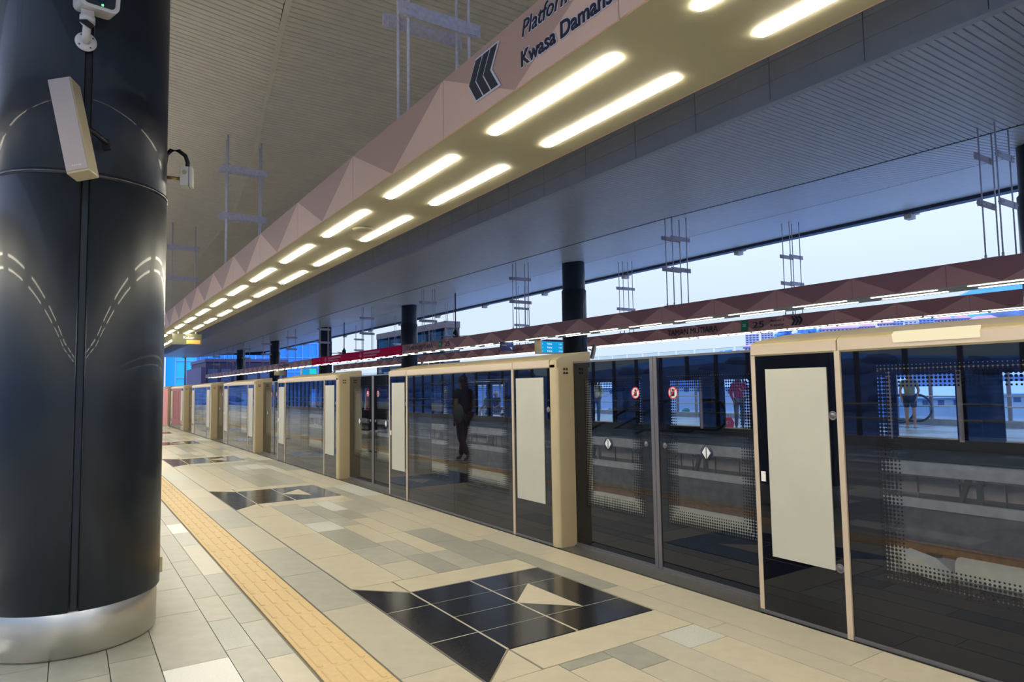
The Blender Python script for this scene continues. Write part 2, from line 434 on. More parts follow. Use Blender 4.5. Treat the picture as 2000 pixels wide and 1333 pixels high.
# black arrow inlays
def poly_tile(name, pts, mkey, parent, top=0.0, shrink=.004):
    cx = sum(p[0] for p in pts)/len(pts); cy = sum(p[1] for p in pts)/len(pts)
    q_ = []
    for x, y in pts:
        d = sqrt((x-cx)**2+(y-cy)**2); k_ = 1-shrink*1.3/d; q_.append((cx+(x-cx)*k_, cy+(y-cy)*k_))
    mb = MB(); mb.prism(q_, 'z', -.02, top); return mb.build(name, mkey, parent)
def inlay(c, far):
    Y = lambda v: c+(v-3.74)
    T = [[(1.70, 4.66), (2.005, 4.36), (2.005, 4.045), (1.70, 4.045)],
         [(1.70, 4.045), (2.005, 4.045), (2.005, 3.435), (1.70, 3.435)],
         [(1.70, 3.435), (2.005, 3.435), (2.005, 3.12), (1.70, 2.82)],
         [(2.01, 4.36), (2.48, 4.36), (2.48, 4.05), (2.01, 4.05)], [(2.01, 4.05), (2.48, 4.05), (2.48, 3.74), (2.01, 3.74)],
         [(2.01, 3.74), (2.48, 3.74), (2.48, 3.43), (2.01, 3.43)], [(2.01, 3.43), (2.48, 3.43), (2.48, 3.12), (2.01, 3.12)],
         [(2.485, 4.36), (3.09, 4.36), (3.09, 4.05), (2.485, 4.05)], [(2.485, 4.05), (3.09, 4.05), (3.09, 3.43), (2.485, 3.43)],
         [(2.485, 3.43), (3.09, 3.43), (3.09, 3.12), (2.485, 3.12)]]
    gb = MB(); gb.prism([(x, Y(v)) for x, v in [(1.702, 2.84), (2.008, 3.125), (3.085, 3.125), (3.085, 4.355), (2.008, 4.355), (1.702, 4.64)]], 'z', -.02, -.0012)
    gb.build('inlay_grout', 'tile_beige2', floor)
    for p_ in T: poly_tile('black_inlay_tile', [(x, Y(v)) for x, v in p_], 'granite', floor, shrink=.0055)
    poly_tile('arrow_triangle', [(2.78, Y(4.05)), (2.78, Y(3.43)), (2.475, Y(3.74))], 'tile_beige', floor, .0015, .001)
    for p_ in ([(2.01, 4.37), (3.10, 4.37), (3.10, 4.675), (2.01, 4.675)], [(2.01, 3.11), (3.10, 3.11), (3.10, 2.805), (2.01, 2.805)],
               [(1.70, 4.675), (2.005, 4.375), (2.005, 4.68), (1.70, 4.68)], [(1.70, 2.81), (2.005, 3.11), (2.005, 2.80), (1.70, 2.80)]):
        poly_tile('arrow_border_tile', [(x, Y(v)) for x, v in p_], 'tile_beige', floor)
for k in range(-1, 8): inlay(3.74+k*PERIOD, k > 3)
# tactile guiding path
def tactile_me():
    mb = MB(); mb.box(-.148, .148, -.149, .149, -.03, .001)
    for i in range(4):
        x = -.111+i*.074; r_ = .017; L_ = .132; pr = []
        for z_, rr in ((.001, r_), (.006, r_*.72)):
            ring = []
            for k in range(8):
                t = pi*k/7; ring.append((x+rr*cos(t), L_-r_+rr*sin(t)))
            for k in range(8):
                t = pi+pi*k/7; ring.append((x+rr*cos(t), -L_+r_+rr*sin(t)))
            pr.append([(a_, b_, z_) for a_, b_ in ring])
        n = len(pr[0])
        for k in range(n): mb.quad([pr[0][k], pr[0][(k+1) % n], pr[1][(k+1) % n], pr[1][k]])
        mb.quad(pr[1])
    return mb.mesh('tactile_tile', 'tactile')
TME = tactile_me(); tfar = MB()
y = 1.95; nt_ = 0
while y < YM1:
    if nt_ < 60: link('tactile_tile', TME, floor, (1.215, y+.15, 0)); nt_ += 1
    else: tile_mb(tfar, 1.067, 1.363, y, y+.3, 0, .004)
    y += .3
y = 1.95
while y > YM0: y -= .3; tile_mb(tfar, 1.067, 1.363, y, y+.3, 0, .004)
tfar.build('far_tactile_paving', 'tactile', floor, kind='stuff')

# far platform floor
ff = struct_root('floor'); ff.name = 'floor'
b = MB(); b.box(11.55, 23.6, YM0, YM1, -.14, -.012); b.build('floor_slab', 'grout', ff)
rng2 = random.Random(5); b = MB()
for i in range(20):
    x0 = 11.75+i*.59; y = YM0
    while y < 60:
        L_ = rng2.choice([.9, 1.2, 1.8]); tile_mb(b, x0, x0+.59, y, y+L_, rng2.choice([0, 0, 1, 2]), 0, .003); y += L_
b.build('far_paving', ['far_floor', 'tile_pale', 'tile_grey2'], ff, kind='stuff')
# platform edges and track trough
tr = struct_root('track_trough')
b = MB(); b.box(3.98, 11.3, YM0, YM1, -1.55, -1.35); b.box(3.4, 3.98, YM0, YM1, -1.55, -.30); b.build('track_slab', 'bed', tr)
for x0, x1, zt, mk in ((4.35, 4.85, -1.15, 'concrete'), (5.80, 6.30, -1.15, 'concrete'), (9.0, 9.5, -1.15, 'concrete'), (10.45, 10.95, -1.15, 'concrete'), (7.1, 8.2, -1.22, 'concrete_l')):
    b = MB(); b.box(x0, x1, YM0, YM1, -1.35, zt); b.build('plinth', mk, tr)
b = MB(); b.box(11.50, 11.60, YM0, YM1, -.11, .10); b.build('edge_fascia', 'concrete_l', tr)
b = MB(); b.box(12.2, 12.4, YM0, YM1, -1.35, -.14); b.build('under_platform_wall', 'pinkwall', tr)
b = MB(); b.box(11.0, 12.2, YM0, YM1, -1.35, -.50); b.build('service_ledge', 'bed', tr)
b = MB(); b.box(10.96, 11.04, YM0, YM1, -.54, -.40); b.build('ledge_kerb', 'concrete_l', tr)
# thin fence bars and cable brackets under the platform edge
y = YM0+.4; k = 0
bar = MB(); bar.box(-.01, .01, -.01, .01, -.50, -.11); bar_me = bar.mesh('fence_bar', 'post')
br = MB()
br.prism([(-.10, -.11), (-.02, -.11), (.10, -.50), (.04, -.50)], 'x', -.04, .04); br.box(-.04, .04, -.24, -.17, -.50, -.11); br.box(-.05, .05, -.26, .1, -.2, -.16)
br_me = br.mesh('cable_bracket', 'darkrub')
while y < 45:
    link('fence_bar', bar_me, tr, (11.62, y, 0)); y += .62 if k % 3 else .34; k += 1
y = 3.4+.3
yy = 4.9-1.75*8
while yy < 45:
    link('cable_bracket', br_me, tr, (11.55, yy, 0)); yy += 1.75

# ------------------------------------------------------------------ rails and third rails
def rail_pair(cx, lab):
    t = thing('railway_track', lab, 'track', (cx, 0, -1.15))
    for s_ in (-1, 1):
        b = MB(); x = s_*.7175
        b.prism([(x-.07, 0), (x+.07, 0), (x+.07, .015), (x+.012, .035), (x+.012, .13), (x+.035, .14), (x+.035, .172), (x-.035, .172), (x-.035, .14), (x-.012, .13), (x-.012, .035), (x-.07, .015)], 'y', YM0, YM1)
        b.build('rail', 'rail', t)
    b = MB(); yv = YM0+.3
    while yv < 40:
        for s_ in (-1, 1):
            b.box(s_*.7175-.14, s_*.7175+.14, yv-.09, yv+.09, -.001, .03)
        yv += .65
    o = b.build('fastener', 'darkrub', t, kind='stuff')
rail_pair(5.32, 'nearer pair of rusty rails on concrete plinths below the glass screen')
rail_pair(9.97, 'farther pair of rusty rails beside the opposite platform')
def third(x, y0, y1, lab, end=False):
    t = thing('third_rail', lab, 'rail', (x, 0, -1.22))
    b = MB(); b.prism([(-.11, .38), (-.09, .56), (-.03, .60), (.05, .60), (.10, .56), (.11, .38)], 'y', y0, y1); b.build('cover_board', 'cover', t)
    b = MB(); b.box(-.035, .035, y0-.05, y1, .30, .42); b.build('conductor_rail', 'steel', t)
    yv = y0+.5
    bk = MB(); bk.box(-.15, .15, -.05, .05, 0, .05); bk.box(.11, .15, -.04, .04, .05, .46); bk.box(.02, .15, -.04, .04, .24, .30)
    bm_ = bk.mesh('rail_bracket', 'darkrub')
    while yv < min(y1, 42):
        link('rail_bracket', bm_, t, (0, yv, 0)); yv += 2.4
    if end:
        b = MB(); b.prism([(y0-.02, .38), (y0-.02, .58), (y0-.30, .52), (y0-.52, .36), (y0-.52, .30)], 'x', -.13, .13); b.build('end_ramp', 'cover', t)
        b = MB(); b.box(-.15, -.11, y0+.02, y0+.55, .34, .60); q_ = b.build('number_plate', 'cover', t)
        put_text('plate_text', 'YBN', .09, (-.152, y0+.42, .49), (0, -1, 0), (0, 0, 1), 'text_dark', q_)
        put_text('plate_text', '151', .09, (-.152, y0+.40, .39), (0, -1, 0), (0, 0, 1), 'text_dark', q_)
    return t
third(8.55, YM0, 3.74, 'third rail with pale cover between the tracks, nearer length')
third(8.55, 4.35, YM1, 'third rail with pale cover, number plate and ramped end between the tracks', True)

# ------------------------------------------------------------------ roof
XC = 7.65
def interp(T, y):
    if y <= T[0][0]: return T[0][1]
    for (a, p_), (b_, q_) in zip(T, T[1:]):
        if y <= b_: return p_+(q_-p_)*(y-a)/(b_-a)
    return T[-1][1]
CR = [(-10, 13.3), (5, 13.16), (8, 13.0), (12.2, 12.58), (18.6, 12.4), (27, 12.15), (38, 12.0), (60, 12.4), (88, 12.6)]
CL = [(-10, 1.2), (3, 1.5), (7.3, 1.9), (9.5, 2.25), (12, 2.62), (17, 3.2), (27, 3.35), (40, 3.4), (88, 3.0)]
ZC = 5.65; XE = 20.7; ZE = 6.47; YE = 88.0; X_L = 2*XC-XE
ceil = struct_root('ceiling')
def slats(name, xa, xb, za, zb, mk, y1=YE):
    """transverse planks from xa(y) to xb(y), groove between them"""
    mb = MB(); y = YM0; p_ = .105
    while y < y1:
        pitch = p_ if y < 40 else .42
        A, B_ = xa(y), xb(y); z0, z1 = za(y), zb(y); g = .012 if y < 40 else .02
        ya, yb = y+g, y+pitch-g; A2, B2 = xa(y+pitch), xb(y+pitch)
        n = len(mb.v); h = .018
        mb.v += [(A, ya, z0), (B_, ya, z1), (B2, yb, z1), (A2, yb, z0), (A, ya-.008, z0+h), (B_, ya-.008, z1+h), (B2, yb+.008, z1+h), (A2, yb+.008, z0+h)]
        for f in ((0, 1, 2, 3), (0, 4, 5, 1), (3, 2, 6, 7)): mb.f.append(tuple(n+i for i in f)); mb.m.append(0)
        y += pitch
    mb.build(name, mk, ceil, kind='stuff')
crr = lambda y: interp(CR, y); cll = lambda y: interp(CL, y)
c0 = lambda v: (lambda y: v)
slats('slat_field', c0(8.90), lambda y: crr(y)-.03, c0(ZC), c0(ZC), 'ceil')
slats('slat_field', lambda y: crr(y)+.03, c0(16.0), c0(ZC), lambda y: ZC+(ZE-ZC)*(16-crr(y))/(XE-crr(y)), 'ceil')
slats('slat_field', lambda y: cll(y)+.03, c0(6.45), c0(ZC), c0(ZC), 'ceil_left')
slats('slat_field', c0(X_L+.5), lambda y: cll(y)-.03, lambda y: ZC+(ZE-ZC)*(cll(y)-X_L-.5)/(cll(y)-X_L), c0(ZC), 'ceil_left')
# smooth outer soffits, crease trims, backing
def strip(mb, f0, f1, z0, z1, dz=0, ys=None):
    ys = ys or [YM0+i*2 for i in range(int((YE-YM0)/2)+1)]
    for a, b_ in zip(ys, ys[1:]):
        mb.quad([(f0(a), a, z0(a)+dz), (f1(a), a, z1(a)+dz), (f1(b_), b_, z1(b_)+dz), (f0(b_), b_, z0(b_)+dz)])
zr16 = lambda y: ZC+(ZE-ZC)*(16-crr(y))/(XE-crr(y))
b = MB(); strip(b, c0(16.02), c0(XE-.25), zr16, c0(ZE-.03)); b.build('outer_soffit', 'ceil', ceil)
b = MB(); strip(b, c0(X_L+.05), c0(X_L+.5), c0(ZE-.01), lambda y: ZC+(ZE-ZC)*(cll(y)-X_L-.5)/(cll(y)-X_L)); b.build('outer_soffit', 'ceil', ceil)
for f_, nm in ((crr, 'crease_trim'), (cll, 'crease_trim')):
    b = MB(); ys = [YM0+i for i in range(int(YE-YM0))]
    for a, b_ in zip(ys, ys[1:]):
        w_ = .022 if f_ is crr else .034
        b.quad([(f_(a)-w_, a, ZC-.003), (f_(a)+w_, a, ZC-.003), (f_(b_)+w_, b_, ZC-.003), (f_(b_)-w_, b_, ZC-.003)])
    b.build(nm, 'ceil_dark' if f_ is crr else 'ceil_left', ceil)
b = MB()
strip(b, c0(8.9), crr, c0(ZC), c0(ZC), .03); strip(b, crr, c0(XE), c0(ZC), c0(ZE), .03)
strip(b, cll, c0(6.4), c0(ZC), c0(ZC), .03); strip(b, c0(X_L), cll, c0(ZE), c0(ZC), .03)
b.build('slat_backing', 'ceil_dark', ceil)
b = MB(); b.prism([(X_L, ZE+.05), (2.4, 5.75), (6.4, 5.75), (6.4, 7.05), (8.9, 7.05), (8.9, 5.75), (12.6, 5.75), (XE, ZE+.05), (XE, ZE+.5), (12, 7.4), (3, 7.4), (X_L, ZE+.5)], 'y', YM0, YE)
b.build('roof_deck', 'gutter', ceil)
# raised slot over the tracks: panelled sides
for xs, s_ in ((8.76, 1), (6.54, -1)):
    b = MB(); x0, x1 = sorted((xs, xs+s_*.14)); b.box(x0, x1, YM0, YE, ZC-.004, ZC+.03); b.build('slot_trim', 'ceil_panel', ceil)
    pm = MB(); pm.box(-.01, .01, .006, 1.446, .03, .325)
    pme = pm.mesh('slot_panel', 'ceil_panel'); y = 4.61-1.45*8
    while y < YE-2:
        for j in range(4): link('slot_panel', pme, ceil, (xs+s_*.02, y, ZC+j*.30))
        y += 1.45
    b = MB(); x0, x1 = sorted((xs+s_*.035, xs+s_*.06)); b.box(x0, x1, YM0, YE, ZC, 7.0); b.build('slot_side', 'ceil_dark', ceil)
b = MB(); b.box(6.5, 8.8, YM0, YE, 6.95, 7.0); b.build('slot_top', 'ceil_panel', ceil)
# gutters along both eaves and across the far end
for x, s_ in ((XE, 1), (X_L, -1)):
    t = struct_root('trim_1' if s_ > 0 else 'trim_2')
    b = MB(); x0, x1 = sorted((x-s_*.28, x+s_*.02)); b.box(x0, x1, YM0, YE, ZE-.13, ZE+.06); b.build('gutter', 'gutter', t)
    x0, x1 = sorted((x+s_*.02, x+s_*.20)); b = MB(); b.box(x0, x1, YM0, YE, ZE-.02, ZE+.2); b.build('fascia', 'gutter', t)
    clip = MB(); clip.box(-.16, .12, -.10, .10, -.27, -.10); clip.box(-.05, .16, -.2, .2, -.14, -.09)
    cme = clip.mesh('downpipe_box', 'jbox'); y = 9.8-6.1*2
    while y < 80: link('downpipe_box', cme, t, (x, y, ZE)); y += 6.1
t = struct_root('trim_3'); b = MB(); b.box(X_L, XE, YE-.1, YE+.15, ZE-.4, ZE+.4); b.build('end_gutter', 'gutter', t)
b = MB(); b.quad([(X_L, YE-3, ZC+.2), (XE, YE-3, ZC+.2), (XE, YE-.1, ZE-.3), (X_L, YE-.1, ZE-.3)]); b.build('end_soffit', 'ceil', t)

# ------------------------------------------------------------------ lighting beams
def hanger(bm_root, xa, xb, yc, zt, ztb=None):
    """four rods and four cross bars in two levels"""
    g = MB(); g.box(xa-.06, xb+.06, yc-.16, yc+.16, 3.38, 3.42)
    h = g.build('hanger_frame', 'galv_bar', bm_root)
    for x in (xa, xb):
        for dy in (-.13, .13):
            r = MB(); z2 = zt(x); r.tube([(x+(.03 if dy > 0 else 0), yc+dy, 3.40), (x+(.03 if dy > 0 else 0), yc+dy, z2)], .0125, 8)
            r.tube([(x+(.03 if dy > 0 else 0), yc+dy, 3.40), (x+(.03 if dy > 0 else 0), yc+dy, 3.48)], .02, 8); r.build('rod', 'galv', h)
    for z_ in (4.32, 5.12):
        for dy, dz in ((-.155, 0), (.155, .05)):
            r = MB(); r.box(xa-.09, xb+.09, yc+dy-.008, yc+dy+.008, z_+dz-.055, z_+dz+.055)
            for x in (xa, xb):
                r.box(x-.05, x+.05, yc+dy-.02, yc+dy+.02, z_+dz-.05, z_+dz+.05)
                for x2 in (x-.03, x+.04): r.tube([(x2, yc+dy-.035, z_+dz), (x2, yc+dy+.035, z_+dz)], .012, 6)
            r.build('cross_bar', 'galv_bar', h)
    return h
def panel_me(side, mats=('pink_l', 'pink_d')):
    """one 1.65 m fascia bay: dark triangle hanging from the top edge between light corners; side = sign of the outward x"""
    mb = MB(); g = .003; L_ = 1.65; H = .39; d = .012
    def P(y, z, o=d): return (side*o, y, z)
    a, b_, c, t0, t1 = (g, .005), (L_-g, .005), (L_/2, .005), (g, H), (L_-g, H)
    def face(pts, mi): mb.quad([P(*p) for p in (pts if side > 0 else pts[::-1])], mi)
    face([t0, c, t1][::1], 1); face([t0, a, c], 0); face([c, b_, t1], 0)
    for p_, q_ in ((a, t0), (t0, t1), (t1, b_), (b_, a)):
        mb.quad([P(*p_), P(*q_), P(q_[0], q_[1], 0), P(p_[0], p_[1], 0)], 0)
    return mb.mesh('fascia_panel', list(mats))
PME = {1: panel_me(1), -1: panel_me(-1)}; PMR = {-1: panel_me(-1, ('rust_l', 'rust_d'))}
def beam(x0, x1, faces, label, tubes, y_end, tube_key, pitch=1.65, skip=None):
    t = thing('lighting_beam', label, 'lighting beam', ((x0+x1)/2, 0, 3.0)); cx = (x0+x1)/2; h = (x1-x0)/2
    b = MB(); b.box(-h+.012, h-.012, YM0, y_end, .004, .395); b.build('beam_core', 'soffit', t)
    n = int((y_end-YM0)/1.65)
    for s_ in faces:
        k = 0; y = 3.74-1.65*7
        while y+1.65 <= y_end+.1 and k < 290:
            if not (skip and skip[0] <= y < skip[1] and s_ == skip[2]): link('fascia_panel', (PMR if tube_key == 'tube_far' else PME)[s_], t, (s_*(h-.012), y, 0))
            y += 1.65; k += 1
        L_ = 1.175 if pitch > 1.5 else pitch-.07
    tm = MB()
    rr = .036; pts = []
    for k in range(6): pts.append((rr*cos(pi*k/5), L_-rr+rr*sin(pi*k/5)))
    for k in range(6): pts.append((rr*cos(pi+pi*k/5), rr+rr*sin(pi+pi*k/5)))
    tm.prism(pts[::-1], 'z', -.006, -.002); tme = tm.mesh('tube_light', tube_key)
    for x in tubes:
        y = .68-1.65*5 if pitch > 1.5 else .68-1.25*7; k = 0
        while y+L_ < y_end-.3 and k < 145:
            link('tube_light', tme, t, (x-cx, y, 0)); y += pitch; k += 1
    return t
zt_l = lambda x: ZC+.01
def zt_r(x): return ZC+.11*max(0, x-12.6)
A = beam(1.97, 2.83, (-1, 1), 'long pink and mauve zigzag beam directly overhead with two rows of lit tubes and platform lettering', (2.19, 2.60), 84, 'tube')
B = beam(12.49, 13.33, (-1,), 'zigzag light beam over the opposite platform edge, the nearer one, with a magenta banner', (12.70, 13.11), 80, 'tube_far', skip=(27.0, 41.0, -1))
Cc = beam(17.40, 18.24, (-1,), 'zigzag light beam over the opposite platform, the farther and lower looking one with station lettering', (17.55, 18.02), 52, 'tube_far', pitch=1.25)
D_ = beam(-2.94, -2.10, (1,), 'zigzag light beam left of the navy column, seen only as reflections', (-2.75, -2.3), 60, 'tube')
# fill bays behind the banner
k = 0
while 4.72+7.12*k-7.12 < 80:
    yc = 4.72+7.12*(k-1)
    hanger(A, 2.12-2.40, 2.66-2.40, yc, lambda x: ZC-3.0+0) if False else None
    k += 1
def hang_all(t, cx, xa, xb, zt, ymax):
    k = -1
    while 4.72+7.12*k < ymax:
        yc = 4.72+7.12*k; k += 1
        h = hanger(t, xa-cx, xb-cx, yc, lambda x: zt(x+cx, yc))
        h.location = (0, 0, -3.0)
def zroof(x, y):
    cr_, cl_ = crr(y), cll(y)
    if x > cr_: return ZC+(ZE-ZC)*(x-cr_)/(XE-cr_)+.01
    if x < cl_: return ZC+(ZE-ZC)*(cl_-x)/(cl_-X_L)+.01
    return ZC+.01
hang_all(A, 2.40, 2.12, 2.66, zroof, 80); hang_all(B, 12.91, 12.65, 13.17, zroof, 78)
hang_all(Cc, 17.82, 17.58, 18.06, zroof, 50); hang_all(D_, -2.52, -2.78, -2.26, zroof, 40)
# round speaker let into the soffit of the overhead beam
b = MB(); b.lathe([(.001, -.012), (.085, -.012), (.10, -.004), (.105, .0)], 0, 0, 24); b.build('soffit_speaker', 'soffit', A, (0.0, 6.28, -.004))
# magenta banner wrapped on beam B
bn = MB(); bn.box(-.44, -.418, 27.9, 41.3, -.02, .40)
bn = bn.build('banner', 'mag', B)
for yb in (32.0, 37.6):
    m_ = MB()
    for k in range(8):
        a = 2*pi*k/8; m_.prism([(yb+1.0+.03*cos(a), .19+.03*sin(a)), (yb+1.0+.12*cos(a-.25), .19+.12*sin(a-.25)), (yb+1.0+.16*cos(a), .19+.16*sin(a)), (yb+1.0+.12*cos(a+.25), .19+.12*sin(a+.25))], 'x', -.448, -.440)
    m_.build('banner_emblem', 'mag_w', bn)
    m_ = MB()
    rg = random.Random(3)
    for (z0, z1, L_) in ((.21, .31, 2.1), (.09, .15, 1.6)):
        y = yb+.55
        while y > yb+.55-L_:
            w_ = rg.uniform(.06, .12); m_.box(-.448, -.440, y-w_, y, z0, z1); y -= w_+.04
    m_.build('banner_print', 'mag_w', bn)

# lettering on the beams
def letters(t, cx, x, txt, y, z, size, mk, width=None, halo=None, **k):
    loc = (x-cx, y, z-3.0)
    if halo:
        o = put_text('lettering_halo', txt, size, (loc[0]+.001, loc[1], loc[2]), (0, -1, 0), (0, 0, 1), 'text_white', t, width, offset=halo, extrude=.0015, **k)
    return put_text('lettering', txt, size, (loc[0]-.003, loc[1], loc[2]), (0, -1, 0), (0, 0, 1), mk, t, width, extrude=.002, **k)
XA = 1.966
letters(A, 2.40, XA, 'Platform 1', 2.835, 3.258, .125, 'text_dark', halo=.0045, shear=.25)
letters(A, 2.40, XA, 'Kwasa Damansara', 2.845, 3.100, .118, 'text_dark', halo=.0055, bold=.002)
def chev(t, cx, x, polys, outline, mk):
    if outline:
        b = MB(); b.prism([(p[0], p[1]-3.0) for p in outline], 'x', x-cx-.003, x-cx+.001); b.build('chevron_backing', 'text_white', t)
    for P_ in polys:
        b = MB(); b.prism([(p[0], p[1]-3.0) for p in P_], 'x', x-cx-.006, x-cx-.001); b.build('chevron', mk, t)
c1 = [(3.239, 3.335), (3.307, 3.335), (3.390, 3.212), (3.307, 3.095), (3.238, 3.095), (3.320, 3.212)]
def shp(dy): return [(a-dy, z_) for a, z_ in c1]
ol = [(3.065-.012, 3.347), (3.312, 3.347), (3.402, 3.212), (3.312, 3.083), (3.055-.012, 3.083), (3.135, 3.212)]
chev(A, 2.40, XA, [shp(0), shp(.084), shp(.168)], ol, 'chevron')
# beam C: station name, exit code, platform text
XCc = 17.385; XB_ = 12.475
letters(Cc, 17.82, XCc, 'TAMAN MUTIARA', 16.45, 3.11, .29, 'text_dark', width=2.15)
letters(Cc, 17.82, XCc, '25', 12.98, 3.11, .27, 'text_dark', width=.40)
letters(Cc, 17.82, XCc, 'Platform 2', 12.35, 3.235, .10, 'text_dark', shear=.2, width=.46)
letters(Cc, 17.82, XCc, 'Kajang', 12.35, 3.10, .12, 'text_dark', width=.44)
b = MB(); b.box(XCc-17.82-.006, XCc-17.82+.002, 13.14, 13.38, .04, .36); g_ = b.build('green_badge', 'green_sign', Cc)
b = MB()
for dz in (0, .05): b.box(XCc-17.82-.010, XCc-17.82-.005, 13.20, 13.32, .17+dz, .20+dz)
b.build('badge_mark', 'sign_white', g_)
for i in range(3):
    y0 = 11.66-i*.11; b = MB()
    b.prism([(y0, .07), (y0-.07, .07), (y0-.16, .205), (y0-.07, .34), (y0, .34), (y0-.09, .205)], 'x', XCc-17.82-.006, XCc-17.82+.001); b.build('chevron', 'text_dark', Cc)
letters(Cc, 17.82, XCc, 'Keluar', 26.3, 3.12, .20, 'text_dark', width=1.0)
letters(Cc, 17.82, XCc, 'Way Out', 25.1, 3.12, .22, 'orange_text', width=.95)
letters(Cc, 17.82, XCc, 'Lif', 27.5, 3.12, .20, 'text_dark', width=.55)
b = MB(); b.prism([(28.6, .20), (28.35, .30), (28.35, .10)], 'x', XCc-17.82-.006, XCc-17.82); b.box(XCc-17.82-.006, XCc-17.82, 28.1, 28.35, .18, .22); b.build('arrow', 'sign_white', Cc)
letters(B, 12.91, XB_, 'TAMAN MUTIARA', 27.35, 3.10, .27, 'text_dark', width=2.55)
letters(B, 12.91, XB_, '25', 23.75, 3.10, .27, 'text_dark', width=.42)
b = MB(); b.box(XB_-12.91-.006, XB_-12.91+.002, 24.02, 24.26, .06, .34); g_ = b.build('green_badge', 'green_sign', B)
b = MB()
for dz in (0, .05): b.box(XB_-12.91-.010, XB_-12.91-.005, 24.09, 24.19, .17+dz, .20+dz)
b.build('badge_mark', 'sign_white', g_)
letters(B, 12.91, XB_, 'TAMAN MUTIARA', 49.0, 3.10, .27, 'text_dark', width=2.6)

# ------------------------------------------------------------------ columns
def column(x, y, label, zt, first=False):
    t = thing('round_column', label, 'column', (x, y, 0))
    n = 56 if first else 28
    b = MB(); b.lathe([(.425, .0), (.437, .012), (.437, .235), (.432, .245)], 0, 0, n); b.build('steel_base', 'steel', t)
    b = MB(); b.lathe([(.432, .2), (.432, 4.9), (.405, 4.95), (.405, zt)], 0, 0, n); b.build('core', 'seam', t)
    gap = .055; a_c = -pi/2+.0
    for (z0, z1, r_) in ((.245, 2.618, .452), (2.640, 4.90, .447)):
        for k in range(2):
            a0 = a_c+k*pi+gap; a1 = a_c+(k+1)*pi-gap
            b = MB(); b.lathe([(r_-.02, z0), (r_-.004, z0), (r_, z0+.006), (r_, z1-.006), (r_-.004, z1), (r_-.02, z1)], 0, 0, n//2, a0, a1); b.build('cladding_panel', 'clad', t)
            for a in (a0, a1):
                s_ = 1 if a == a0 else -1
                b = MB(); b.tube([((r_-.001)*cos(a-s_*.006), (r_-.001)*sin(a-s_*.006), z0+.01), ((r_-.001)*cos(a-s_*.006), (r_-.001)*sin(a-s_*.006), z1-.01)], .0035, 5); b.build('seam_bead', 'seam_edge', t)
            a = a_c+k*pi; b = MB(); b.lathe([(r_-.012, z0+.01), (r_-.012, z1-.01)], 0, 0, 4, a-gap*.62, a+gap*.62); b.build('seam_cover', 'clad', t)
    b = MB(); b.lathe([(.44, 2.612), (.456, 2.618), (.458, 2.629), (.456, 2.640), (.44, 2.646)], 0, 0, n); b.build('joint_ring', 'seam_edge', t)
    b = MB(); b.lathe([(.41, 4.93), (.41, zt)], 0, 0, n); b.build('upper_shaft', 'clad', t)
    return t
labs = ['massive glossy navy-black column at the left edge with speaker and camera on it',
        'dark round column hidden straight behind the big left column']
YCOL = [4.8+14.2*k for k in range(6)]
column(.05, YCOL[0], labs[0], zroof(0, 5)-.02, True)
column(.05, YCOL[1], labs[1], zroof(0, 19)-.02)
ordl = ['dark round column on the opposite platform just outside the right edge of view', 'dark round column on the opposite platform right of the cyan display',
        'dark round column on the opposite platform in front of the glass lift tower', 'dark round column on the opposite platform behind the magenta banner',
        'dark round column in front of the plum end building, the nearer of two there', 'dark round column before the plum end building, farthest of its row']
for k in range(6):
    column(15.3, YCOL[k], ordl[k], zroof(15.3, YCOL[k])-.01)

# ------------------------------------------------------------------ platform screen gates
ZT = 1.65
def pane(parent, name, x, y0, y1, z0, z1, win, band=.12, th=.012, side=-1, both=True):
    """laminated pane in the plane x; win=(wy0,wy1,wz0,wz1) is the clear window in the black print, None = all black"""
    mb = MB(); xf = x; xb = x-side*th
    def q(a, b_, c, d, mi, uv=None, xx=None, flip=False):
        X_ = xf if xx is None else xx
        pts = [(X_, a, c), (X_, b_, c), (X_, b_, d), (X_, a, d)]
        mb.quad(pts, mi)
    if win is None:
        mb.box(min(xf, xb), max(xf, xb), y0, y1, z0, z1, 0)
        return mb.build(name, ['frit', 'dots', 'glass'], parent)
    a, b_, c, d = win
    for X_ in (xf, xb):
        for (p, q1, r, s_) in ((y0, a, z0, z1), (b_, y1, z0, z1), (a, b_, z0, c), (a, b_, d, z1)):
            mb.quad([(X_, p, r), (X_, q1, r), (X_, q1, s_), (X_, p, s_)], 0)
    B_ = band; ia, ib, ic, id_ = a+B_, b_-B_, c+B_, d-B_
    mb.quad([(xf, ia, ic), (xf, ib, ic), (xf, ib, id_), (xf, ia, id_)], 2)
    mb.quad([(xf, a, c), (xf, b_, c), (xf, ib, ic), (xf, ia, ic)], 1, [(a, 0), (b_, 0), (ib, B_), (ia, B_)])
    mb.quad([(xf, a, d), (xf, b_, d), (xf, ib, id_), (xf, ia, id_)], 1, [(a, 0), (b_, 0), (ib, B_), (ia, B_)])
    mb.quad([(xf, a, c), (xf, a, d), (xf, ia, id_), (xf, ia, ic)], 1, [(c, 0), (d, 0), (id_, B_), (ic, B_)])
    mb.quad([(xf, b_, c), (xf, b_, d), (xf, ib, id_), (xf, ib, ic)], 1, [(c, 0), (d, 0), (id_, B_), (ic, B_)])
    mb.quad([(xb, a, c), (xb, b_, c), (xb, b_, d), (xb, a, d)], 2)
    for p, q1 in (((y0, z0), (y1, z0)), ((y1, z0), (y1, z1)), ((y1, z1), (y0, z1)), ((y0, z1), (y0, z0))):
        mb.quad([(xf, *p), (xf, *q1), (xb, *q1), (xb, *p)], 0)
    return mb.build(name, ['frit', 'dots', 'glass'], parent)
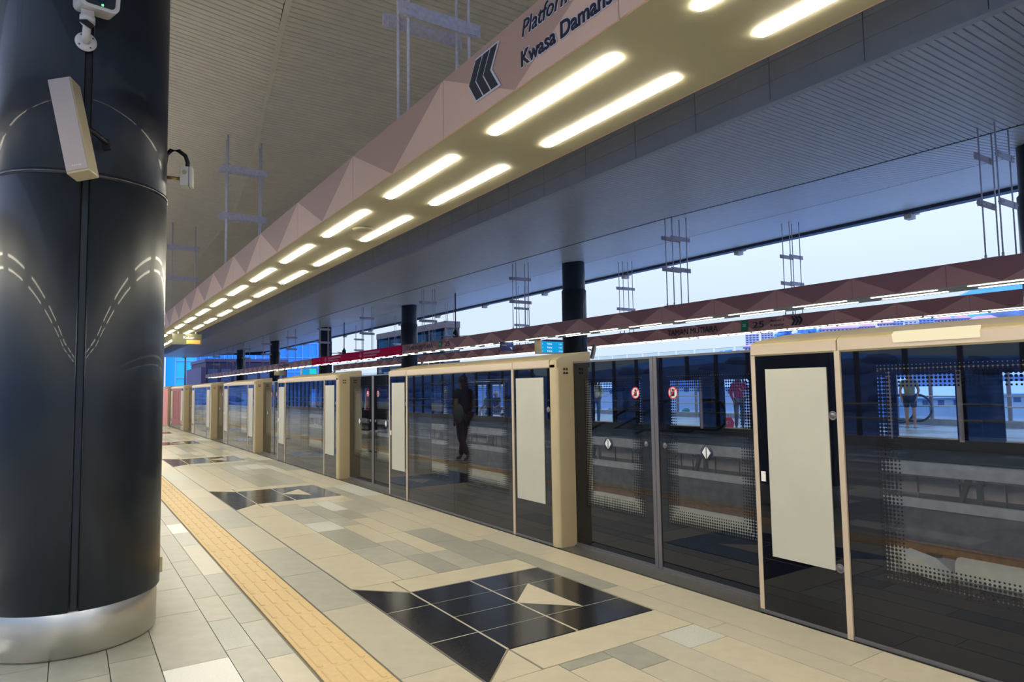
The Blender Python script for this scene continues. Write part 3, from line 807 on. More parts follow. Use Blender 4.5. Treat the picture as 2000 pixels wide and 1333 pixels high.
def lock(parent, x, y, z, r=.026):
    b = MB(); b.lathe([(.001, .004), (r*.5, .004), (r*.55, .001), (r*.8, .001), (r*.85, .003), (r, .0)], 0, 0, 16)
    me = b.mesh('lock', 'stile')
    for v in me.vertices: v.co = Vector((-v.co.z, v.co.x, v.co.y))
    return link('lock', me, parent, (x, y, z))
def header(parent, y0, y1, x0=3.60, x1=3.99):
    b = MB()
    b.prism([(x0+.004, 1.572), (x0, 1.578), (x0, 1.640), (x0+.008, 1.650), (x0+.05, 1.668), (x1-.03, 1.722), (x1, 1.716), (x1, 1.572)], 'y', y0, y1)
    o = b.build('header_cap', 'beige', parent)
    b = MB(); b.box(x0-.004, x0+.02, y0+.003, y1-.003, 1.582, 1.640); b.build('header_face', 'beige_edge', o)
    return o
def gate_unit(y0, label, lens=False):
    """fixed screen unit of 3.73 m: post, poster panel, two glazed panes, poster panel"""
    t = thing('screen_gate_unit', label, 'platform screen', (0, y0, 0)); y1 = 3.63
    # end post facing the previous doorway
    b = MB(); R_ = .028; pts = [(3.99, -.1), (3.99, 0), (3.60, 0), (3.60, -.1+R_)]+[(3.60+R_-R_*cos(a), -.1+R_-R_*sin(a)) for a in (.4, .8, 1.2)]+[(3.60+R_, -.1)]
    b.prism(pts, 'z', 0, 1.60); po = b.build('end_post', 'beige', t)
    b = MB()
    for dz in (0, .035):
        for dx in (0, .03): b.box(3.675+dx, 3.697+dx, -.1012, -.099, 1.515+dz, 1.535+dz)
    b.build('vent_slot', 'darkrub', po)
    b = MB(); b.prism([(3.60, 1.575), (3.60, 1.64), (3.65, 1.668), (3.96, 1.722), (3.99, 1.716), (3.99, 1.575)], 'y', -.1005, .01); b.build('post_cap', 'beige', po)
    b = MB(); b.box(3.60, 3.99, y1-.03, y1, 0, 1.60); b.build('end_frame', 'beige_edge', t)
    for a, b_ in ((0, .605), (.605, 3.055), (3.055, y1)): header(t, a+.002, b_-.002)
    for y in (.59, 3.04):
        b = MB(); b.box(3.595, 3.625, y, y+.032, 0, 1.58); b.build('mullion', 'beige_edge', t)
    b = MB(); b.box(3.598, 3.65, 0, y1, 0, .022); b.build('kick_rail', 'stile', t)
    for a, b_ in ((.02, .60), (3.06, y1-.03)): b = MB(); b.box(3.62, 3.95, a, b_, .03, 1.57); b.build('service_box', 'frit', t)
    pane(t, 'frit_panel', 3.603, .006, .588, .022, 1.572, None)
    pane(t, 'frit_panel', 3.603, 3.074, y1-.03, .022, 1.572, None)
    pane(t, 'glass_panel', 3.606, .624, 1.816, .022, 1.572, (.70, 1.54, .36, 1.49))
    pane(t, 'glass_panel', 3.606, 1.820, 3.038, .022, 1.572, (1.94, 2.86, .36, 1.49))
    for a, b_ in ((.10, .545), (3.125, 3.525)):
        b = MB(); b.box(3.596, 3.603, a, b_, .355, 1.49); b.build('poster_panel', 'poster', t)
    for y, z_ in ((3.10, 1.215), (3.10, .37), (.035, 1.2)): lock(t, 3.602, y, z_)
    b = MB(); b.box(3.598, 3.604, 3.555, 3.585, .80, .86); b.build('small_label', 'jbox', t)
    if lens:
        b = MB(); b.prism([(3.603, 1.60), (3.585, 1.612), (3.58, 1.645), (3.60, 1.664), (3.612, 1.664)], 'y', 2.34, 2.74); b.build('lamp_lens', 'lens', t)
    return t
def door_pair(y0, label):
    """sliding doors in the 2.03 m opening that starts at y0"""
    t = thing('sliding_platform_doors', label, 'platform door', (0, y0, 0)); W = 2.00; X_ = 3.79; mid = 1.04
    def leaf(a, b_, wa, wb, ly):
        l = pane(t, 'door_leaf', X_, a, b_, .03, 1.615, (wa, wb, .36, 1.47))
        b = MB(); b.box(X_-.004, X_+.02, a, b_, 1.612, 1.628); b.box(X_-.003, X_+.02, a, b_, .012, .03); b.build('leaf_rail', 'stile', l)
        lock(l, X_-.001, ly, .945, .022)
        return l
    l1 = leaf(.002, mid-.04, .13, .93, mid-.10); l2 = leaf(mid+.03, W+.028, mid+.13, W-.12, mid+.10)
    b = MB(); b.box(X_-.008, X_+.022, mid-.042, mid-.006, .012, 1.628); b.build('meeting_stile', 'stile', t)
    b = MB(); b.box(X_-.008, X_+.022, mid-.002, mid+.032, .012, 1.628); b.build('meeting_stile', 'stile', t)
    for yc in (.54, 1.58):
        d = MB(); d.lathe([(.001, .004), (.052, .004), (.056, 0)], 0, 0, 24); me = d.mesh('door_marker', 'text_dark')
        for v in me.vertices: v.co = Vector((-v.co.z, v.co.x, v.co.y))
        o = link('door_marker', me, t, (X_, yc, .92))
        for s_ in (-1, 1):
            d = MB(); d.prism([(s_*.005, .042), (s_*.005, -.042), (s_*.038, 0)], 'x', -.008, -.004); d.build('marker_arrow', 'sign_white', o)
    for yc, k in ((mid+.20, 0), (mid-.20, 1)):
        z_ = 1.345; d = MB()
        for a in range(24):
            t0, t1 = 2*pi*a/24, 2*pi*(a+1)/24
            d.quad([(-.004, .047*cos(t0), .047*sin(t0)), (-.004, .047*cos(t1), .047*sin(t1)), (-.004, .040*cos(t1), .040*sin(t1)), (-.004, .040*cos(t0), .040*sin(t0))])
        d.box(-.005, -.001, -.05, .05, -.005, .005) if False else None
        c_, s2 = cos(pi/4), sin(pi/4)
        d.prism([(-.04*c_-.0022, .04*s2-.0022), (-.04*c_+.0022, .04*s2+.0022), (.04*c_+.0022, -.04*s2+.0022), (.04*c_-.0022, -.04*s2-.0022)], 'x', -.006, -.003)
        o = d.build('warning_sticker', 'red', t, (X_, yc, z_))
        d = MB(); d.lathe([(.001, .002), (.040, .002)], 0, 0, 20); me = d.mesh('sticker_ground', 'sign_white')
        for v in me.vertices: v.co = Vector((-v.co.z, v.co.x, v.co.y))
        link('sticker_ground', me, o)
        d = MB(); d.box(-.0045, -.002, -.014, .014, -.026, .008); d.ball((-.003, 0, .02), (.002, .011, .011), 8)
        if k: d.box(-.0045, -.002, .018, .024, -.03, .03)
        d.build('sticker_figure', 'black_plastic', o)
    b = MB(); b.box(3.60, 3.98, .0, W+.02, -.02, .001); b.build('sill', 'sill', t)
    b = MB(); b.box(3.76, 3.79, .0, W+.02, .001, .012); b.build('sill_track', 'stile', t)
    return t
names = ['nearest fixed glass screen, cut by the right edge, with the largest cream poster',
         'second fixed glass screen from the right, the one mirroring the walking woman',
         'third fixed glass screen from the right', 'fourth fixed glass screen from the right', 'fifth fixed glass screen from the right, beige capped',
         'sixth fixed glass screen from the right, small and distant', 'last fixed glass screen beside the navy column']
for k in range(7):
    gate_unit(-.92+PERIOD*k, names[k], lens=(k == 0))
dn = ['nearest pair of recessed glass doors, with diamond markers and red stickers', 'second pair of recessed glass doors from the right',
      'third pair of recessed glass doors from the right', 'fourth pair of recessed glass doors from the right', 'fifth pair of recessed glass doors from the right', 'farthest pair of recessed glass doors by the column']
for k in range(6):
    door_pair(2.71+PERIOD*k, dn[k])

# ------------------------------------------------------------------ screen gates of the opposite platform
XO = 11.70
wins = [(-4.6, -3.7), (-2.4, -1.5), (1.2, 1.9), (2.55, 3.45), (3.50, 4.37), (5.02, 5.93), (6.11, 6.28), (8.85, 9.51), (10.20, 11.07), (11.93, 12.10), (13.06, 13.79)]
wins += [(16.2, 16.9), (18.25, 18.95), (19.3, 19.9), (21.9, 22.45), (23.6, 24.3), (26.6, 27.3), (29.8, 30.5), (31.1, 32.0), (35.2, 36.0), (38.0, 38.8), (41.0, 42.0), (45.5, 46.3)]
opp = thing('opposite_screen_run', 'dark glass screen along the opposite platform edge with clear windows', 'platform screen', (XO, 0, 0))
prev = YM0
ZW0, ZW1 = .49, 1.52
for i, (a, b_) in enumerate(wins+[(YM1, YM1)]):
    mb = MB(); mb.box(0, .03, prev, a, .0, 1.60); mb.build('frit_panel', 'frit', opp)
    if a < YM1:
        mb = MB(); mb.box(0, .03, a, b_, 0, ZW0); mb.box(0, .03, a, b_, ZW1, 1.60); f_ = mb.build('window_surround', 'frit', opp)
        mb = MB(); mb.box(.008, .018, a, b_, ZW0, ZW1); mb.build('clear_pane', 'fence_glass', f_)
        if i % 3 != 1:
            mb = MB(); mb.box(-.02, .03, a-.10, a-.03, .44, 1.58); mb.build('frame_post', 'mauve', f_)
        mb = MB(); mb.box(-.01, .03, a, b_, ZW0-.02, ZW0); mb.build('window_sill', 'beige', f_)
    prev = b_
y = -2.0; i = 0
while y < 60:
    L_ = 3.73 if i % 2 == 0 else 2.03
    if i % 2 == 0:
        mb = MB(); mb.prism([(-.02, 1.60), (-.02, 1.66), (-.3+.28, 1.66), (.35, 1.69), (.35, 1.58), (-.02, 1.58)], 'y', y, y+L_); mb.build('header_cap', 'beige', opp)
    else:
        mb = MB(); mb.box(-.005, .035, y, y+L_, 1.60, 1.62); mb.build('door_top_rail', 'stile', opp)
    y += L_; i += 1
# red emergency handles on the opposite doors
for y in (13.95, 14.2):
    mb = MB(); pts = [(-.02, y+.05*cos(a)*(1 if y > 14 else -1), 1.02+.10*sin(a)) for a in [(-1.3+.26*j) for j in range(11)]]
    mb.tube(pts, .014, 6); mb.build('red_handle', 'red', opp)
for y in (13.97, 14.2):
    mb = MB(); mb.box(-.012, -.002, y-.05, y+.05, 1.14, 1.32); mb.build('door_notice', 'jbox', opp)
mb = MB(); mb.ball((-.01, 6.35, 1.2), .02, 8); mb.build('red_lamp', 'redglow', opp)

# ------------------------------------------------------------------ back edges: kerb, posts, rails, glass wind screen
def back_edge(x, s_, lab):
    t = thing('glass_wind_screen', lab, 'balustrade', (x, 0, 0)); yend = 62
    b = MB(); b.box(-.15, .15, YM0, yend, 0, .20); b.build('kerb', 'concrete_l', t)
    for z_ in (.60, .92): 
        b = MB(); b.tube([(-s_*.12, YM0, z_), (-s_*.12, yend, z_)], .022, 8); b.build('handrail', 'handrail', t)
    pm = MB(); pm.box(-.04, .04, -.045, .045, .20, 1.9 if s_ > 0 else 2.99); pme = pm.mesh('post', 'mauve' if s_ > 0 else 'post')
    gm = MB(); gm.box(-.006, .006, .05, 1.03, .28, 2.95); gme = gm.mesh('glass_pane', 'fence_glass')
    tm = MB(); tm.box(-.008, .008, .045, 1.035, 2.95, 2.962); tme = tm.mesh('top_edge', 'jbox')
    y = 20.39-1.08*27
    while y < yend:
        link('post', pme, t, (0, y, 0)); link('glass_pane', gme, t, (0, y, 0)); link('top_edge', tme, t, (0, y, 0)); y += 1.08
    return t
back_edge(23.2, 1, 'tall glass wind screen with posts and rails at the back of the opposite platform')
back_edge(-7.9, -1, 'tall glass wind screen behind the camera platform, seen mirrored in the doors')

# ------------------------------------------------------------------ escalators
def escalator(x, y, lab):
    t = thing('escalator', lab, 'escalator', (x, y, 0))
    for dx in (-.55, .55):
        R_ = .42; pts = []
        for k in range(13):
            a = -pi/2-.0+pi*k/12 + pi; 
            pts.append((dx, -R_*cos(-pi/2+pi*k/12), .56+R_*sin(-pi/2+pi*k/12)))
        pts = pts[::1]
        lower = pts[0]; upper = pts[-1]
        path = [(dx, 9.0, .14-2.9)]+[(dx, 1.6, .14)]+pts+[(dx, 1.6, .98), (dx, 9.0, .98-2.9)]
        b = MB(); b.tube(path, .036, 8); b.build('rubber_handrail', 'rubber_rail', t)
        n = 10; poly = [(-.38*cos(-pi/2+pi*k/n), .56+.38*sin(-pi/2+pi*k/n)) for k in range(n+1)]+[(1.6, .94), (9.0, .94-2.9), (9.0, .18-2.9), (1.6, .18)]
        b = MB(); b.prism(poly, 'x', dx-.006, dx+.006); b.build('balustrade_glass', 'fence_glass', t)
    b = MB(); b.box(-.5, .5, -.5, 1.6, .001, .02); b.build('landing_plate', 'steel', t)
    b = MB()
    for k in range(18): b.box(-.5, .5, 1.6+k*.4, 2.0+k*.4, -.6-k*.16, -.001-k*.16+.0)
    b.build('step', 'darkrub', t, kind='stuff')
    return t
escalator(22.15, 10.85, 'escalator with black rubber handrails behind the person in navy shorts')
escalator(-6.9, 12.6, 'escalator with black handrails behind the camera platform, seen mirrored in the doors')

# ------------------------------------------------------------------ things on the big column
def basis_box(mb, sx_, sy_, sz_, mi=0, o=(0, 0, 0)):
    mb.box(o[0]-sx_/2, o[0]+sx_/2, o[1]-sy_/2, o[1]+sy_/2, o[2]-sz_/2, o[2]+sz_/2, mi)
sp = thing('column_speaker', 'slim champagne column speaker tilted on the big left column', 'speaker')
pc = pix(141, 250, y=4.10); sp.location = pc
sp.rotation_euler = (radians(-4), radians(-13.5), radians(-24))
b = MB(); b.box(-.056, .056, -.040, .072, -.262, .262); o = b.build('speaker_body', 'sp_side', sp); md = o.modifiers.new('bevel', 'BEVEL'); md.width = .006; md.segments = 2
b = MB(); b.box(-.052, .050, -.046, -.039, -.250, .254); b.build('speaker_grille', 'grille', sp)
b = MB()
for k in range(5): b.box(-.02+k*.009, -.014+k*.009, -.0475, -.0455, -.232, -.222)
b.build('maker_mark', 'white_plastic', sp)
b = MB(); b.tube([(.03, .06, .04), (.06, .12, .02), (.09, .21, -.02)], .014, 8); b.build('bracket_arm', 'black_plastic', sp)
b = MB(); b.box(.06, .10, .19, .21, -.05, .01); b.build('bracket_plate', 'black_plastic', sp)

cc = thing('security_camera', 'white security camera on a ball mount at the top of the big column', 'camera')
p0 = pix(168, 82, y=4.345); cc.location = p0
b = MB(); b.lathe([(.001, .014), (.030, .014), (.052, .008), (.054, 0)], 0, 0, 28); me = b.mesh('mount_flange', 'cam_white')
for v in me.vertices: v.co = Vector((v.co.x, -v.co.z, v.co.y))
fl = link('mount_flange', me, cc)
b = MB()
for a in (.6, 2.2, 3.8, 5.3): b.ball((.040*cos(a), -.012, .040*sin(a)), .005, 6)
b.build('screw', 'bolt', fl)
b = MB(); b.tube([(0, -.01, 0), (0, -.055, .01), (.002, -.085, .045), (.003, -.088, .075)], [.022, .021, .020, .020], 14); b.build('mount_arm', 'cam_white', cc)
b = MB(); b.tube([(.003, -.088, .07), (.003, -.088, .105)], [.038, .038], 18); b.ball((.003, -.088, .075), (.036, .036, .030), 12); b.build('ball_joint', 'cam_white', cc)
b = MB(); b.prism([(-.042, .0), (.018, -.034), (.034, -.01), (.0, .012)], 'y', -.128, -.118); b.build('cable_loop', 'black_plastic', cc, (0, 0, .058))
b = MB(); b.box(-.028, .034, -.11, -.075, .10, .135); b.build('yoke', 'cam_white', cc)
def rrect(w_, h_, r_, n=5):
    P_ = []
    for cx, cz, a0 in ((w_/2-r_, h_/2-r_, 0), (-w_/2+r_, h_/2-r_, pi/2), (-w_/2+r_, -h_/2+r_, pi), (w_/2-r_, -h_/2+r_, 1.5*pi)):
        for k in range(n+1): P_.append((cx+r_*cos(a0+pi/2*k/n), cz+r_*sin(a0+pi/2*k/n)))
    return P_
hb = thing_loc = bpy.data.objects.new('camera_head', None)
C.objects.link(hb); hb.parent = cc; hb.location = (.045, -.10, .205); hb.rotation_euler = (radians(14), 0, radians(8))
b = MB(); b.prism(rrect(.19, .13, .035), 'y', -.10, .22); o = b.build('housing', 'cam_white', hb)
b = MB(); b.prism(rrect(.145, .095, .02), 'y', -.106, -.098); b.build('front_glass', 'black_plastic', hb)
b = MB(); b.tube([(0, -.112, .0), (0, -.10, .0)], .030, 16); b.build('lens', 'frit', hb)
b = MB(); b.ball((.012, -.108, -.040), .006, 8); b.build('status_led', 'led', hb)

jb = thing('junction_box', 'small grey junction box with black conduit on the right side of the big column', 'junction box')
pj = pix(363, 344, y=4.78); jb.location = pj; jb.rotation_euler = (0, 0, radians(-16))
b = MB(); b.box(-.032, .045, -.035, .035, -.075, .055); o = b.build('box_body', 'jbox', jb); md = o.modifiers.new('bevel', 'BEVEL'); md.width = .004; md.segments = 2
b = MB(); b.box(.020, .026, -.0355, .0355, -.0755, .0555); b.build('lid_joint', 'stile', jb)
b = MB(); b.tube([(-.004, -.034, .015), (-.004, -.042, .015)], .014, 12); b.build('knockout_plug', 'beige', jb)
b = MB(); b.tube([(.008, 0, .05), (.010, 0, .09), (-.005, 0, .135), (-.045, 0, .165), (-.09, .0, .165), (-.118, 0, .13), (-.128, 0, .04), (-.125, 0, -.04)], .0135, 10); b.build('conduit', 'black_plastic', jb)
b = MB(); b.tube([(-.03, 0, -.022), (-.13, 0, -.018)], .011, 10); b.build('brass_gland', 'brass', jb)
pl = Vector((.05+.452*cos(-.12), 4.8+.452*sin(-.12), pix(323, 1097, y=4.8).z))
b = MB(); b.box(-.006, .012, -.02, .02, -.045, .045); o = b.build('socket_plate', 'beige', None, pl)
tag(o, 'small beige socket plate low on the right side of the big column', 'plate')

# speakers on the opposite columns
def far_speaker(x, y, z, lab):
    t = thing('column_speaker', lab, 'speaker', (x, y, z)); t.rotation_euler = (0, radians(17), 0)
    b = MB(); b.box(-.05, .05, -.06, .06, -.26, .26); b.build('speaker_body', 'sp_side', t)
    b = MB(); b.box(-.046, .046, -.066, -.06, -.25, .25); b.build('speaker_grille', 'grille', t)
    b = MB(); b.tube([(0, .04, .03), (-.16, .14, .08)], .02, 8); b.build('bracket_arm', 'black_plastic', t)
for i, lb in ((1, 'tilted beige speaker on the opposite column right of the cyan display'), (2, 'tilted beige speaker on the opposite column before the lift tower'),
              (3, 'tilted beige speaker on the opposite column behind the magenta banner')):
    far_speaker(15.3+.50, YCOL[i]-.42, 2.66, lb)
far_speaker(14.72, 4.72, 2.78, 'tilted beige speaker cut by the right edge of the view')
bpy.data.objects[-1] if False else None

# ------------------------------------------------------------------ hanging signs and displays
def hang_sign(name, lab, cat, x0, x1, y, z0, z1, body, th=.14, group=None):
    t = thing(name, lab, cat, ((x0+x1)/2, y, z0)); w_ = (x1-x0)/2; h = z1-z0
    b = MB(); b.box(-w_, w_, 0, th, 0, h); b.build('housing', body, t)
    for dx in (-w_*.6, w_*.6):
        b = MB(); b.tube([(dx, th/2, h), (dx, th/2, 3.0-z0)], .015, 8); b.build('hanger_rod', 'galv', t)
    return t, w_, h
t, w_, h = hang_sign('departure_display', 'cyan train time display hanging beside the dark column across the tracks', 'display', 13.04, 13.98, 18.0, 2.53, 3.0, 'beige', .35)
b = MB(); b.box(-w_+.03, w_-.02, -.006, 0, .03, h-.07); sc_ = b.build('screen', 'cyan', t)
b = MB(); b.box(-w_+.03, w_-.02, -.007, 0, h-.07, h-.01); b.build('screen_heading', 'blue_sign', sc_)
put_text('screen_text', 'Kajang', .075, (-w_+.26, -.008, .30), (1, 0, 0), (0, 0, 1), 'disp_text', sc_)
put_text('screen_text', 'Kajang', .075, (-w_+.26, -.008, .18), (1, 0, 0), (0, 0, 1), 'disp_text', sc_)
put_text('screen_text', 'Kajang', .075, (-w_+.26, -.008, .06), (1, 0, 0), (0, 0, 1), 'disp_text', sc_)
for z_, tx in ((.30, '1 min'), (.18, '7 min'), (.06, '13 min')):
    put_text('screen_text', tx, .06, (w_-.20, -.008, z_), (1, 0, 0), (0, 0, 1), 'disp_text', sc_)
    put_text('screen_text', '2', .06, (-w_+.06, -.008, z_), (1, 0, 0), (0, 0, 1), 'disp_text', sc_)
t, w_, h = hang_sign('departure_display', 'small aqua train time display hanging far off, left of the magenta banner', 'display', 13.35, 14.45, 46.5, 2.50, 3.0, 'jbox', .3)
b = MB(); b.box(-w_+.05, -.05, -.01, 0, .05, h-.05); b.build('screen', 'cyan', t); b = MB(); b.box(.0, w_-.08, -.01, 0, .08, h-.05); b.build('screen', 'cyan2', t)
t, w_, h = hang_sign('blue_sign_board', 'dark blue hanging sign board with pale wording left of the cyan display', 'sign', 12.30, 12.82, 19.3, 2.68, 2.98, 'blue_sign', .06)
put_text('sign_text', 'Kajang', .075, (-w_+.03, -.004, .17), (1, 0, 0), (0, 0, 1), 'sign_white', t)
b = MB(); b.prism([(.10, .12), (.20, .12), (.20, .03)], 'y', -.004, 0); b.build('sign_arrow', 'sign_white', t)
t, w_, h = hang_sign('pictogram_sign', 'white pictogram sign hanging below the far beam near the lift tower', 'sign', 17.35, 18.6, 35.5, 2.38, 2.78, 'sign_white', .08)
b = MB()
b.tube([(-.35, -.01, .32), (-.35, -.01, .08)], .02, 6); b.tube([(-.35, -.01, .08), (-.43, -.01, .18)], .018, 6); b.tube([(-.35, -.01, .08), (-.27, -.01, .18)], .018, 6)
b.ball((-.08, -.01, .30), .035, 8); b.tube([(-.08, -.01, .26), (-.08, -.01, .12)], .03, 6); b.tube([(-.14, -.01, .08), (.06, -.01, .08)], .02, 6)
b.build('pictogram', 'text_dark', t)
put_text('sign_text', 'Keluar', .10, (.14, -.006, .22), (1, 0, 0), (0, 0, 1), 'text_dark', t)
t, w_, h = hang_sign('hanging_sign', 'olive hanging sign with orange strip below the overhead beam, next to the column', 'sign', 2.20, 2.90, 19.2, 2.66, 2.94, 'olive_sign', .08)
b = MB(); b.box(-.02, w_-.04, -.006, 0, .02, .12); b.build('orange_strip', 'orange_sign', t)
put_text('sign_text', 'Keluar', .10, (-.10, -.006, .15), (1, 0, 0), (0, 0, 1), 'sign_white', t)
t, w_, h = hang_sign('hanging_sign', 'small pale hanging sign under the distant beam, far left of the magenta banner', 'sign', 12.9, 13.7, 52.0, 2.62, 3.0, 'beige', .1)

def fan(x, y, lab):
    z_ = 3.95; t = thing('ceiling_fan', lab, 'ceiling fan', (x, y, z_))
    b = MB(); b.tube([(0, 0, .15), (0, 0, zroof(x, y)-z_)], .03, 8); b.build('down_rod', 'post', t)
    b = MB(); b.lathe([(.02, -.14), (.12, -.12), (.13, .1), (.07, .2), (.03, .3)], 0, 0, 16); b.build('motor', 'darkrub', t)
    for k in range(5):
        a = 2*pi*k/5+.3; b = MB(); c_, s_ = cos(a), sin(a)
        P_ = [(.1, -.05), (1.25, -.07), (1.30, .03), (.1, .05)]
        top = [(u*c_-v*s_, u*s_+v*c_, -.06+.02*(v > 0)) for u, v in P_]
        bot = [(p_[0], p_[1], p_[2]-.012) for p_ in top]
        b.quad(top); b.quad(bot[::-1])
        for i in range(4): j = (i+1) % 4; b.quad([top[i], bot[i], bot[j], top[j]])
        b.build('blade', 'post', t)
fan(15.3, 28.0, 'ceiling fan on a long rod in front of the glass lift tower')
fan(15.3, 43.5, 'ceiling fan on a long rod above the magenta banner')

# ------------------------------------------------------------------ glass lift tower, end building
t = thing('lift_tower', 'glass lift tower with dark frame behind the opposite platform', 'lift tower', (24.1, 51.3, 0))
b = MB(); b.box(-.55, .55, -6.7, 6.7, -9, 2.2); b.build('base', 'concrete', t)
b = MB(); b.box(-.62, .62, -6.8, 6.8, 6.0, 6.5); b.build('roof', 'lift_frame', t)
for x_ in (-.55, .55):
    for j in range(6):
        b = MB(); b.box(x_-.06, x_+.06, -6.65+j*2.66-.06, -6.65+j*2.66+.06, 2.2, 6.0); b.build('mullion', 'lift_frame', t)
    for z_ in (3.3, 4.7):
        b = MB(); b.box(x_-.05, x_+.05, -6.6, 6.6, z_-.05, z_+.05); b.build('transom', 'lift_frame', t)
    for j in range(5):
        b = MB(); b.box(x_-.01, x_+.01, -6.55+j*2.66, -6.75+(j+1)*2.66, 2.2, 6.0); b.build('glass_pane', 'lift_glass', t)
for y_ in (-6.68, 6.68):
    b = MB(); b.box(-.5, .5, y_-.01, y_+.01, 2.2, 6.0); b.build('glass_pane', 'lift_glass', t)
for j in (0, 1):
    b = MB(); b.box(-.35, .35, -4.6+j*5.5, -2.4+j*5.5, 2.25, 4.9); b.build('lift_car', 'jbox', t)
t = thing('end_building', 'plum-coloured station block at the far end behind the beams', 'building', (18, 92, 0))
b = MB(); b.box(-3.6, 6.5, 0, 12, -9, 5.3); b.build('main_block', 'plum', t)
b = MB(); b.box(-4.2, -3.6, -.5, 12, -9, 4.6); b.build('side_block', 'plum_l', t)
b = MB(); b.box(-3.7, 6.6, -.1, 12, 5.3, 5.7); b.build('parapet', 'plum_l', t)
for j in range(6):
    b = MB(); b.box(-3.4+j*1.6, -2.2+j*1.6, -.05, 0, 1.4, 4.4); b.build('window', 'win', t)
b = MB(); b.box(-4.9, 8, -5.5, -4.5, -3, 2.0); b.build('low_wall', 'concrete', t)

# blue glass towers beyond the end of the station
def tower(name, lab, x0, x1, y, z1, mk, nx, nz, dmk='tower_line', w=.25):
    t = thing(name, lab, 'building', ((x0+x1)/2, y, -12)); W = (x1-x0)/2
    b = MB(); b.box(-W, W, 0, 20, 0, z1); b.build('facade', mk, t)
    for i in range(nx+1):
        b = MB(); x_ = -W+2*W*i/nx; b.box(x_-w/2, x_+w/2, -.3, 0, 0, z1); b.build('mullion', dmk, t)
    for j in range(1, nz):
        b = MB(); b.box(-W, W, -.2, 0, z1*j/nz-.12, z1*j/nz+.12); b.build('spandrel', dmk, t)
    return t
tower('glass_tower', 'bright cyan glass tower strip beyond the station end', 22.0, 26.6, 185, 60, 'tower2', 2, 14)
tower('glass_tower', 'blue glass tower left of the cyan strip beyond the station end', 2, 22.0, 210, 60, 'tower', 10, 14)
tower('glass_tower', 'blue glass tower right of the cyan strip beyond the station end', 26.8, 46, 208, 60, 'tower', 9, 14)
tower('glass_tower', 'wide lighter blue glass tower behind the plum block', 47, 78, 235, 50, 'tower', 12, 10)
b = MB(); b.box(-3, 3, 0, .4, 0, 3.4); t = b.build('roof_panel_sign', 'tower_d', None, (21.2, 184.5, 11.5)); tag(t, 'dark blue panel on the left blue glass tower', 'panel')
t = thing('lamp_post', 'thin dark lamp post in front of the blue glass tower', 'lamp post', (11.85, 90.5, -9))
b = MB(); b.tube([(0, 0, 0), (0, 0, 14.8)], [.16, .09], 8); b.build('pole', 'post', t)
b = MB(); b.box(-.35, .1, -.1, .1, 14.7, 14.85); b.build('lamp_head', 'post', t)

# ------------------------------------------------------------------ landscape
def at(px, py, D):
    d = _f+_r2*((px-1000)/F_PX)+_u2*((666.5-py)/F_PX); t_ = D/sqrt(d.x*d.x+d.y*d.y); return CAM+d*t_
def smooth(a): a = max(0, min(1, a)); return a*a*(3-2*a)
RIDGE = [(-180, 12), (-120, 15), (-100, 10), (-75, 12), (-55, 15), (-35, 10), (-10, 6), (20, 2), (38, 2), (48, 8), (53, 19), (58, 24), (64, 27), (72, 40), (85, 36), (110, 22), (150, 20), (180, 17)]
def ground_z(x, y):
    D = sqrt(x*x+y*y); az = math.degrees(atan2(x, y)); rz = interp(RIDGE, az)
    n = noise.noise(Vector((x*.018, y*.018, 0)))*3+noise.noise(Vector((x*.05, y*.05, 3)))*1.2
    return -10+(rz+10)*smooth((D-210)/210)+n*smooth((D-60)/80)-max(0, D-430)*.05
gm = MB(); NA, ds = 180, [0, 20, 40, 60, 85, 110, 140, 170, 200, 235, 270, 305, 340, 375, 400, 430, 480, 560, 700]
for D in ds:
    for i in range(NA):
        a = 2*pi*i/NA; x, y = D*sin(a), D*cos(a); gm.v.append((x, y, ground_z(x, y)))
for j in range(len(ds)-1):
    for i in range(NA):
        i2 = (i+1) % NA; gm.f.append((j*NA+i, j*NA+i2, (j+1)*NA+i2, (j+1)*NA+i)[::-1]); gm.m.append(0 if ds[j] < 130 else 1); gm.smooth.add(len(gm.f)-1)
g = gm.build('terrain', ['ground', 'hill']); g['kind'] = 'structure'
# station substructure so that the platforms stand on something
b = MB(); b.box(-8.1, 23.5, YM0, YM1, -2.4, -1.56); b.box(-8.1, 3.4, YM0, YM1, -1.56, -.31); b.box(12.42, 23.5, YM0, YM1, -1.56, -.15)
for k in range(7):
    y = -6+14.2*k; b.box(-4, 18, y-.8, y+.8, -12, -2.4)
o = b.build('viaduct', 'concrete'); o['kind'] = 'structure'
# distant hazy mountains
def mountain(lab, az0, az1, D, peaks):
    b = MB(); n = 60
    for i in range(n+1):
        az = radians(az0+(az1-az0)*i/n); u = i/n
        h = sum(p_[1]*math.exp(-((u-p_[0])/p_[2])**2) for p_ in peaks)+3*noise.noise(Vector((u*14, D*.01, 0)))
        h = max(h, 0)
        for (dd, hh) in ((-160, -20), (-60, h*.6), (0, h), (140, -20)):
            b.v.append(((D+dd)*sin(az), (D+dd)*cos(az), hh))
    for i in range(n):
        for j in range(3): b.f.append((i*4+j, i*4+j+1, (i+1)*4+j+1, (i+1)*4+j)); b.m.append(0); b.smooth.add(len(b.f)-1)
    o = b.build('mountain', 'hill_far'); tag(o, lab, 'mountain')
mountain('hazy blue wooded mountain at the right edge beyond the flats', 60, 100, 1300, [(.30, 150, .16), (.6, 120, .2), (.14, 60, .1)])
mountain('low hazy hills in the distance behind the camera platform', -150, -20, 1200, [(.2, 50, .1), (.45, 75, .15), (.75, 55, .12)])

